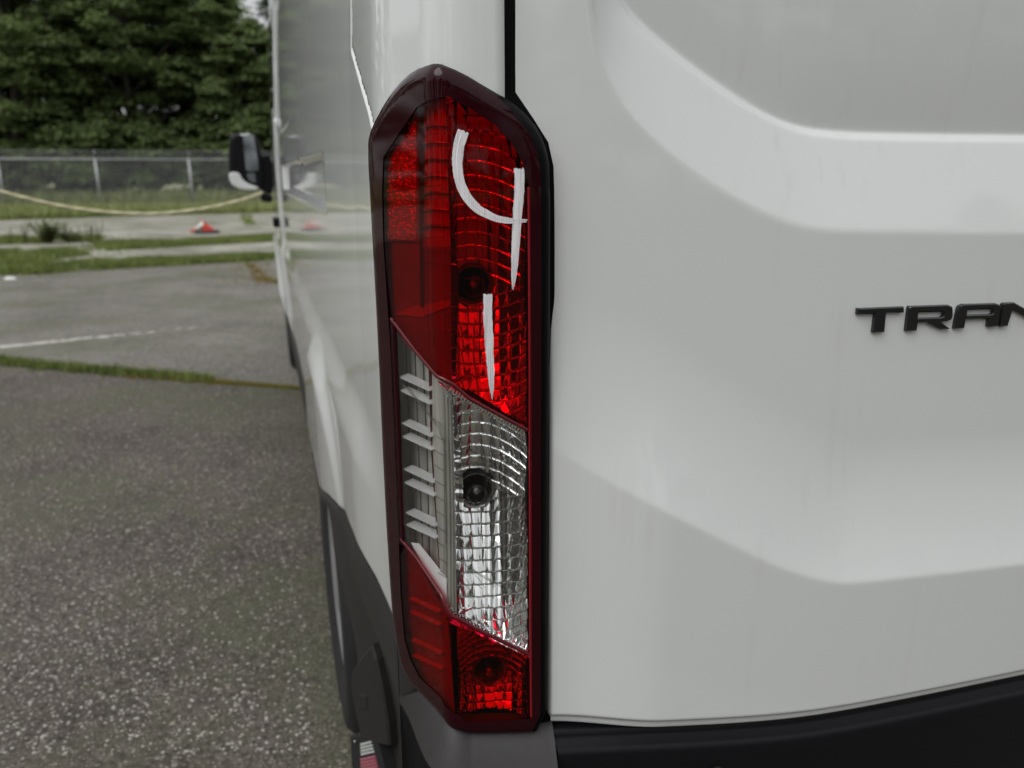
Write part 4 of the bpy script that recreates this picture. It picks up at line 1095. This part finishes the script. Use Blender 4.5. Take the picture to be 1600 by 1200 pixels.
def weed(px, py, H_, n_st, label, seed, spread=.3, leaf=.05, group='weeds growing along the cracked kerb'):
    g = atZ(px, py); r = np.random.default_rng(seed)
    w = empty('weed', label, 'weed', group, loc=(g[0], g[1], 0))
    b = MB(); LV = []; LF = []
    for i in range(n_st):
        a = r.uniform(0, 2 * pi); R = r.uniform(0, spread); hh = H_ * r.uniform(.5, 1.)
        p = [np.array([cos(a) * R * t_ * .9 + .04 * cos(a), sin(a) * R * t_ * .9, hh * t_ ** .9]) for t_ in np.linspace(0, 1, 5)]
        b.tube(p, [.006, .005, .004, .003, .001], 4)
        for k in range(int(44 * hh / .5)):
            t_ = r.uniform(.15, 1); c_ = p[int(t_ * 3.99)] + (p[min(4, int(t_ * 3.99) + 1)] - p[int(t_ * 3.99)]) * r.uniform(0, 1)
            d = r.normal(0, 1, 3); d[2] = abs(d[2]) * .4; d /= np.linalg.norm(d); s_ = np.cross(d, [0, 0, 1.]); s_ /= np.linalg.norm(s_) + 1e-9
            L = leaf * r.uniform(.6, 1.3); kk = len(LV)
            LV += [c_, c_ + d * L * .5 + s_ * L * .25, c_ + d * L, c_ + d * L * .5 - s_ * L * .25]; LF.append((kk, kk + 1, kk + 2, kk + 3))
    b.build('stem', STEM_W, w); mesh_from('foliage', LV, LF, LEAF_W, w, False)
weed(75, 381, .46, 46, 'dense dark green bushy weed, the fullest of the clump at the road edge', 31, .42, .075)
weed(108, 380, .34, 22, 'lower leafy weed just right of the bushiest weed', 32, .35, .06)
for k, (px, py, h, lb_) in enumerate([(-20, 384, .38, 'thin weed at the far left edge of the view'), (16, 382, .34, 'thin upright weed at the left end of the road-edge clump'), (38, 382, .40, 'thin weed standing just left of the bushiest weed'),
                                     (122, 379, .40, 'tall sparse weed right of the bushy weeds'), (141, 380, .48, 'tallest spindly weed near the right end of the clump'), (151, 380, .46, 'spindly leaning weed at the right end of the clump')]):
    weed(px, py, h, 7, lb_, 40 + k, .16, .035)

# litter
g = atZ(17, 437); b = MB(); n = 9
vv = []
for i in range(n):
    for j in range(3): a = 2 * pi * i / n; rr = [.075, .05, .01][j]; vv.append((g[0] + rr * cos(a) * random.uniform(.7, 1.3), g[1] + rr * sin(a) * random.uniform(.6, 1.1), .008 + [.0, .022, .03][j] * random.uniform(.6, 1.3)))
b.add(vv, [(i * 3 + j, ((i + 1) % n) * 3 + j, ((i + 1) % n) * 3 + j + 1, i * 3 + j + 1) for i in range(n) for j in range(2)])
tag(b.build('paper_scrap', simple('paper', (.7, .7, .68), .8)), 'small crumpled white paper scrap lying on the asphalt by the grass', 'litter')

# ------------------------------------------------------------------ collapsed traffic cone
g = atZ(323, 366)
cone = empty('traffic_cone', 'squashed orange-red traffic cone with a white band, slumped over its black base', 'traffic cone', loc=(g[0], g[1] + .2, 0))
CR = simple('cone_red', (.62, .045, .03), .5, bump=.2, bscale=60., var=.2); CW = simple('cone_white', (.72, .70, .66), .45, var=.15); CB = simple('cone_black', (.015, .015, .016), .6)
b = MB(); n = 24
ring = []
for (rr, z) in [(.262, .008), (.27, .03), (.262, .065), (.15, .075)]:
    for k in range(n):
        a = 2 * pi * k / n; f_ = 1 / max(abs(cos(a)), abs(sin(a))) ** .55
        ring.append((rr * cos(a) * f_, rr * sin(a) * f_ * .85, z))
b.add(ring, [(i * n + k, i * n + (k + 1) % n, (i + 1) * n + (k + 1) % n, (i + 1) * n + k) for i in range(3) for k in range(n)])
b.add([ring[3 * n + k] for k in range(n)], [tuple(range(n))]); b.build('base', CB, cone, True)
def cone_part(name, cs, mat):
    V = []; m_ = 20
    for (x, z, ra, rb, tl) in cs:
        for k in range(m_):
            a = 2 * pi * k / m_; V.append((x - rb * sin(a) * sin(tl), ra * cos(a), max(.03, z + rb * sin(a) * cos(tl))))
    return mesh_from(name, V, [(i * m_ + k, i * m_ + (k + 1) % m_, (i + 1) * m_ + (k + 1) % m_, (i + 1) * m_ + k) for i in range(len(cs) - 1) for k in range(m_)] + [tuple((len(cs) - 1) * m_ + k for k in range(m_))], mat, cone, True)
cone_part('body', [(.03, .075, .15, .15, 1.57), (.02, .17, .15, .13, 1.2), (-.01, .235, .14, .11, .7), (-.05, .22, .13, .09, .0)], CR)
cone_part('reflective_band', [(-.05, .22, .135, .095, .0), (-.13, .175, .115, .075, -.3), (-.24, .105, .09, .05, -.4)], CW)
cone_part('tip', [(-.24, .105, .088, .048, -.4), (-.30, .07, .07, .04, -.4), (-.36, .05, .045, .02, -.4)], CR)

# ------------------------------------------------------------------ rope and its post
RP = [(409, 301), (400, 305), (380, 312), (340, 322), (300, 329), (250, 334), (200, 334), (150, 330), (100, 323), (50, 312), (0, 299), (-80, 273), (-260, 205)]
pts = []
for i, (a, c) in enumerate(RP): pts.append(atY(a, c, 4.95 - .0 * i))
P = np.array(pts)
for _ in range(2): P = np.array(chaikin(list(P), 1))
L = np.array(resample(list(P), .03)); b = MB(); tot = len(L)
for ph in range(3):
    st = []
    for i, p in enumerate(L):
        a = i * .9 + ph * 2 * pi / 3; st.append(p + np.array([0, cos(a), sin(a)]) * .0048)
    b.tube(st, .0052, 5)
tag(b.build('rope', simple('rope_yellow', (.62, .57, .38), .8, bump=.4, bscale=200.), smooth=True), 'pale yellow twisted rope sagging from the van mirror to the left', 'rope')
e = pts[-1]
ps = empty('rope_post', 'slim grey steel post holding the left end of the yellow rope', 'post', loc=(e[0] - .02, e[1], 0))
b = MB(); b.tube([(0, 0, .03), (0, 0, e[2] + .05)], .022, 14); b.build('pole', simple('post_grey', (.2, .2, .2), .5), ps, True)
b = MB(); b.tube([(0, 0, .005), (0, 0, .03), (0, 0, .05)], [.17, .17, .03], 24); b.build('base', RUBBER, ps, False)

# ------------------------------------------------------------------ chain-link fence
FA = np.array([-24.0, 35.0]); FB = np.array([9.0, 31.0])
def fy(x): return FA[1] + (FB[1] - FA[1]) * (x - FA[0]) / (FB[0] - FA[0])
def fxy(px):  # where a column of the photo meets the fence line
    d = ray(px, 327); k = (FB[1] - FA[1]) / (FB[0] - FA[0]); t_ = (FA[1] - k * FA[0]) / (d[1] - k * d[0]); return d[0] * t_, d[1] * t_
STEEL = simple('galvanised', (.46, .47, .48), .45, metal=.35, bscale=60., var=.2)
fence = empty('chain_link_fence', 'galvanised chain-link fence with barbed strands along the woods', 'fence', loc=(FA[0], FA[1], 0))
fi = Matrix.Translation(-Vector((FA[0], FA[1], 0)))
def fp(o): o.parent = fence; o.matrix_parent_inverse = fi; return o
x0 = fxy(9)[0]; x1 = fxy(161)[0]; x2 = fxy(303)[0]; sp_ = (x2 - x0) / 2
FH = 1.83
k = -5
while x0 + k * sp_ < 8.5:
    X_ = x0 + k * sp_
    if X_ > FA[0]:
        b = MB(); b.tube([(X_, fy(X_), 0), (X_, fy(X_), FH + .02)], .038, 12)
        b.tube([(X_, fy(X_), FH), (X_ + .02, fy(X_) - .03, FH + .33)], .012, 6)
        fp(b.build('post', STEEL, smooth=True))
    k += 1
b = MB(); b.tube([(FA[0], FA[1], FH), (FB[0], FB[1], FH)], .028, 10); fp(b.build('top_rail', STEEL, smooth=True))
for dz in (.10, .20, .30):
    b = MB(); b.tube([(FA[0], FA[1] - dz * .08, FH + dz), (FB[0], FB[1] - dz * .08, FH + dz)], .006, 4); fp(b.build('barbed_strand', STEEL))
V = []; F = []
Lf = np.linalg.norm(FB - FA); df = (FB - FA) / Lf; pitch = .075; Hc = FH - .06; wd = .0032
for sgn in (1, -1):
    q_ = -Hc
    while q_ < Lf:
        a_ = q_; c_ = q_ + Hc
        za, zc = (.03, .03 + Hc) if sgn > 0 else (.03 + Hc, .03)
        # clip
        t0 = max(0, (0 - a_) / Hc); t1 = min(1, (Lf - a_) / Hc)
        if t1 > t0:
            A = FA + df * (a_ + Hc * t0); B = FA + df * (a_ + Hc * t1); z0_ = za + (zc - za) * t0; z1_ = za + (zc - za) * t1; kk = len(V)
            o_ = .002 * sgn
            V += [(A[0], A[1] + o_, z0_ - wd), (A[0], A[1] + o_, z0_ + wd), (B[0], B[1] + o_, z1_ + wd), (B[0], B[1] + o_, z1_ - wd)]; F.append((kk, kk + 1, kk + 2, kk + 3))
        q_ += pitch
cm = mesh_from('chain_mesh', V, F, STEEL, None, False); cm['kind'] = 'stuff'; fp(cm)

# ------------------------------------------------------------------ trees
OAK = leaf_mat('oak_leaves', (.11, .16, .06), (.24, .31, .115)); PINE = leaf_mat('pine_needles', (.035, .06, .03), (.08, .11, .05))
BARK = simple('bark', (.06, .05, .042), .9, bump=.6, bscale=30., var=.4)
def tree_mesh(seed, H_, R_, base, kind='oak', n_cl=95, per=230):
    r = np.random.default_rng(seed); b = MB(); V = []; 
    pts = [np.array([.25 * sin(z * .6 + seed), .25 * cos(z * .5 + seed * 2), z]) for z in np.linspace(0, H_ * .92, 9)]
    pts = [p - [pts[0][0], pts[0][1], 0] for p in pts]
    b.tube(pts, list(np.linspace(.20, .03, 9) * (H_ / 10)), 8)
    cen = []
    for i in range(n_cl):
        z = base + (H_ - base) * r.uniform(0, 1) ** .85; f = (z - base) / (H_ - base)
        env = R_ * (np.sqrt(max(0, 1 - (1.25 * f - .42) ** 2 / .75)) if kind == 'oak' else (1 - f) ** .8 * .8 + .12)
        a = r.uniform(0, 2 * pi); q = env * r.uniform(.35, 1.05) ** .6
        cen.append(np.array([cos(a) * q, sin(a) * q, z + r.normal(0, .2)]))
        if i % 3 == 0:
            s_ = pts[max(1, int(f * 7))]; e_ = cen[-1]; mid_ = (s_ + e_) / 2 + [0, 0, .25]
            b.tube([s_ - [0, 0, .6], mid_ - [0, 0, .3], e_], [.06, .035, .012], 5)
    allv = []
    for c_ in cen:
        n = per; R1 = r.uniform(.55, 1.05) * (1 if kind == 'oak' else .75); fl = r.uniform(.32, .5)
        d = r.normal(0, 1, (n, 3)); d /= np.linalg.norm(d, axis=1)[:, None]; d *= (r.uniform(0, 1, n) ** .45)[:, None]
        d[:, 2] = np.where(d[:, 2] < 0, d[:, 2] * .45, d[:, 2])
        wob = 1 + .35 * np.sin(d[:, 0] * 5 + c_[0] * 3) * np.cos(d[:, 1] * 4 + c_[1])
        p = c_ + d * np.array([R1, R1, R1 * fl]) * wob[:, None]
        p[:, 2] -= .25 * (d[:, 0] ** 2 + d[:, 1] ** 2) * R1
        nrm = r.normal(0, .55, (n, 3)) + np.array([0, 0, 1.]) + d * .6; nrm /= np.linalg.norm(nrm, axis=1)[:, None]
        t1 = np.cross(nrm, r.normal(0, 1, (n, 3))); t1 /= np.linalg.norm(t1, axis=1)[:, None] + 1e-9; t2 = np.cross(nrm, t1)
        L = r.uniform(.08, .15, n)[:, None] * (1 if kind == 'oak' else .9); Wd = L * (.55 if kind == 'oak' else .22)
        allv.append(np.stack([p - t1 * L, p + t2 * Wd, p + t1 * L, p - t2 * Wd], 1).reshape(-1, 3))
    V = np.concatenate(allv); F = np.arange(len(V)).reshape(-1, 4)
    return b, V, F
def tree_proto(seed, H_, R_, base, kind='oak', n_cl=95, per=230):
    b, V, F = tree_mesh(seed, H_, R_, base, kind, n_cl, per)
    tr = b.build('trunk', BARK, None, True); cr = mesh_from('crown', V, F, OAK if kind == 'oak' else PINE, None, False)
    tm, cmh = tr.data, cr.data; bpy.data.objects.remove(tr); bpy.data.objects.remove(cr); return tm, cmh
protos = [tree_proto(1, 10.5, 3.3, .9, n_cl=120, per=300), tree_proto(2, 9.2, 3.0, .7, n_cl=100, per=300), tree_proto(3, 11.5, 3.6, 1.2, n_cl=130, per=300), tree_proto(4, 11.5, 2.0, 2.0, 'pine', 90, 200), tree_proto(5, 3.2, 1.7, .1, n_cl=34)]
def plant_tree(kind, x, y, s, rz, label, group=None, cat='tree', name=None):
    o = empty(name or ('pine_tree' if kind == 3 else 'oak_tree'), label, cat, group, loc=(x, y, 0)); o.rotation_euler = (0, 0, rz); o.scale = (s, s, s)
    for nm, me in zip(('trunk', 'crown'), protos[kind]):
        c_ = bpy.data.objects.new(nm, me); C.objects.link(c_); c_.parent = o
row = [(-12.5, 40.0, 0, 1.10, 'tall leafy green tree behind the fence, leftmost in view'),
       (-9.6, 38.2, 2, 1.0, 'broad dark green tree behind the leftmost fence post'),
       (-6.9, 39.6, 0, 1.05, 'tall green tree standing between the first two fence posts'),
       (-4.6, 38.0, 2, .92, 'bushy light green tree behind the middle fence post'),
       (-2.3, 39.2, 0, .98, 'rounded tree with bright upper leaves right of the middle fence post'),
       (-.45, 38.0, 1, .84, 'shorter tree under the patch of open sky beside the van mirror'),
       (1.6, 38.6, 3, .95, 'dark pine tree rising beside the van edge'),
       (2.6, 37.0, 1, .85, 'low green tree partly hidden behind the van body')]
for i, (x, y, k, s, lb_) in enumerate(row): plant_tree(k, x, y, s, i * 1.7, lb_)
for i, x in enumerate(np.arange(-16, 10, 3.4)):
    if -2.2 < x < 1.5: continue
    plant_tree([2, 0, 1][i % 3], x + random.uniform(-.6, .6), 44.5 + random.uniform(-1, 1.5), 1.0, i * 2.1, 'dark leafy tree deep in the woods behind the front row', 'trees deep in the woods')
for i, x in enumerate(np.arange(-1.6, 1.7, 1.6)):
    plant_tree(1, x, 44.5 + i * .4, .78, i * 2.3, 'dark leafy tree deep in the woods behind the front row', 'trees deep in the woods')
for i, x in enumerate(np.arange(-15, 5, 2.05)):
    plant_tree(4, x + random.uniform(-.4, .4), 36.4 + random.uniform(-.5, .6), random.uniform(.8, 1.2), i * 1.3, 'low dark shrub in the undergrowth at the foot of the woods', 'undergrowth shrubs behind the fence', 'shrub', 'shrub')
# woods to the left and behind the camera, seen in the paint and lamp reflections
for i in range(30):
    a = radians(-25 - i * 9.2); az = 25 + i * 9.2; R_ = 40 + 6 * sin(i * 1.9) - 19 * float(sstep(70, 130, az) * sstep(290, 230, az) * .7)
    plant_tree([0, 2, 1, 3][i % 4], R_ * sin(a) - 2, R_ * cos(a), .95 + .2 * sin(i), i * 1.1, 'distant tree around the lot outside the view', 'trees around the rest of the lot')
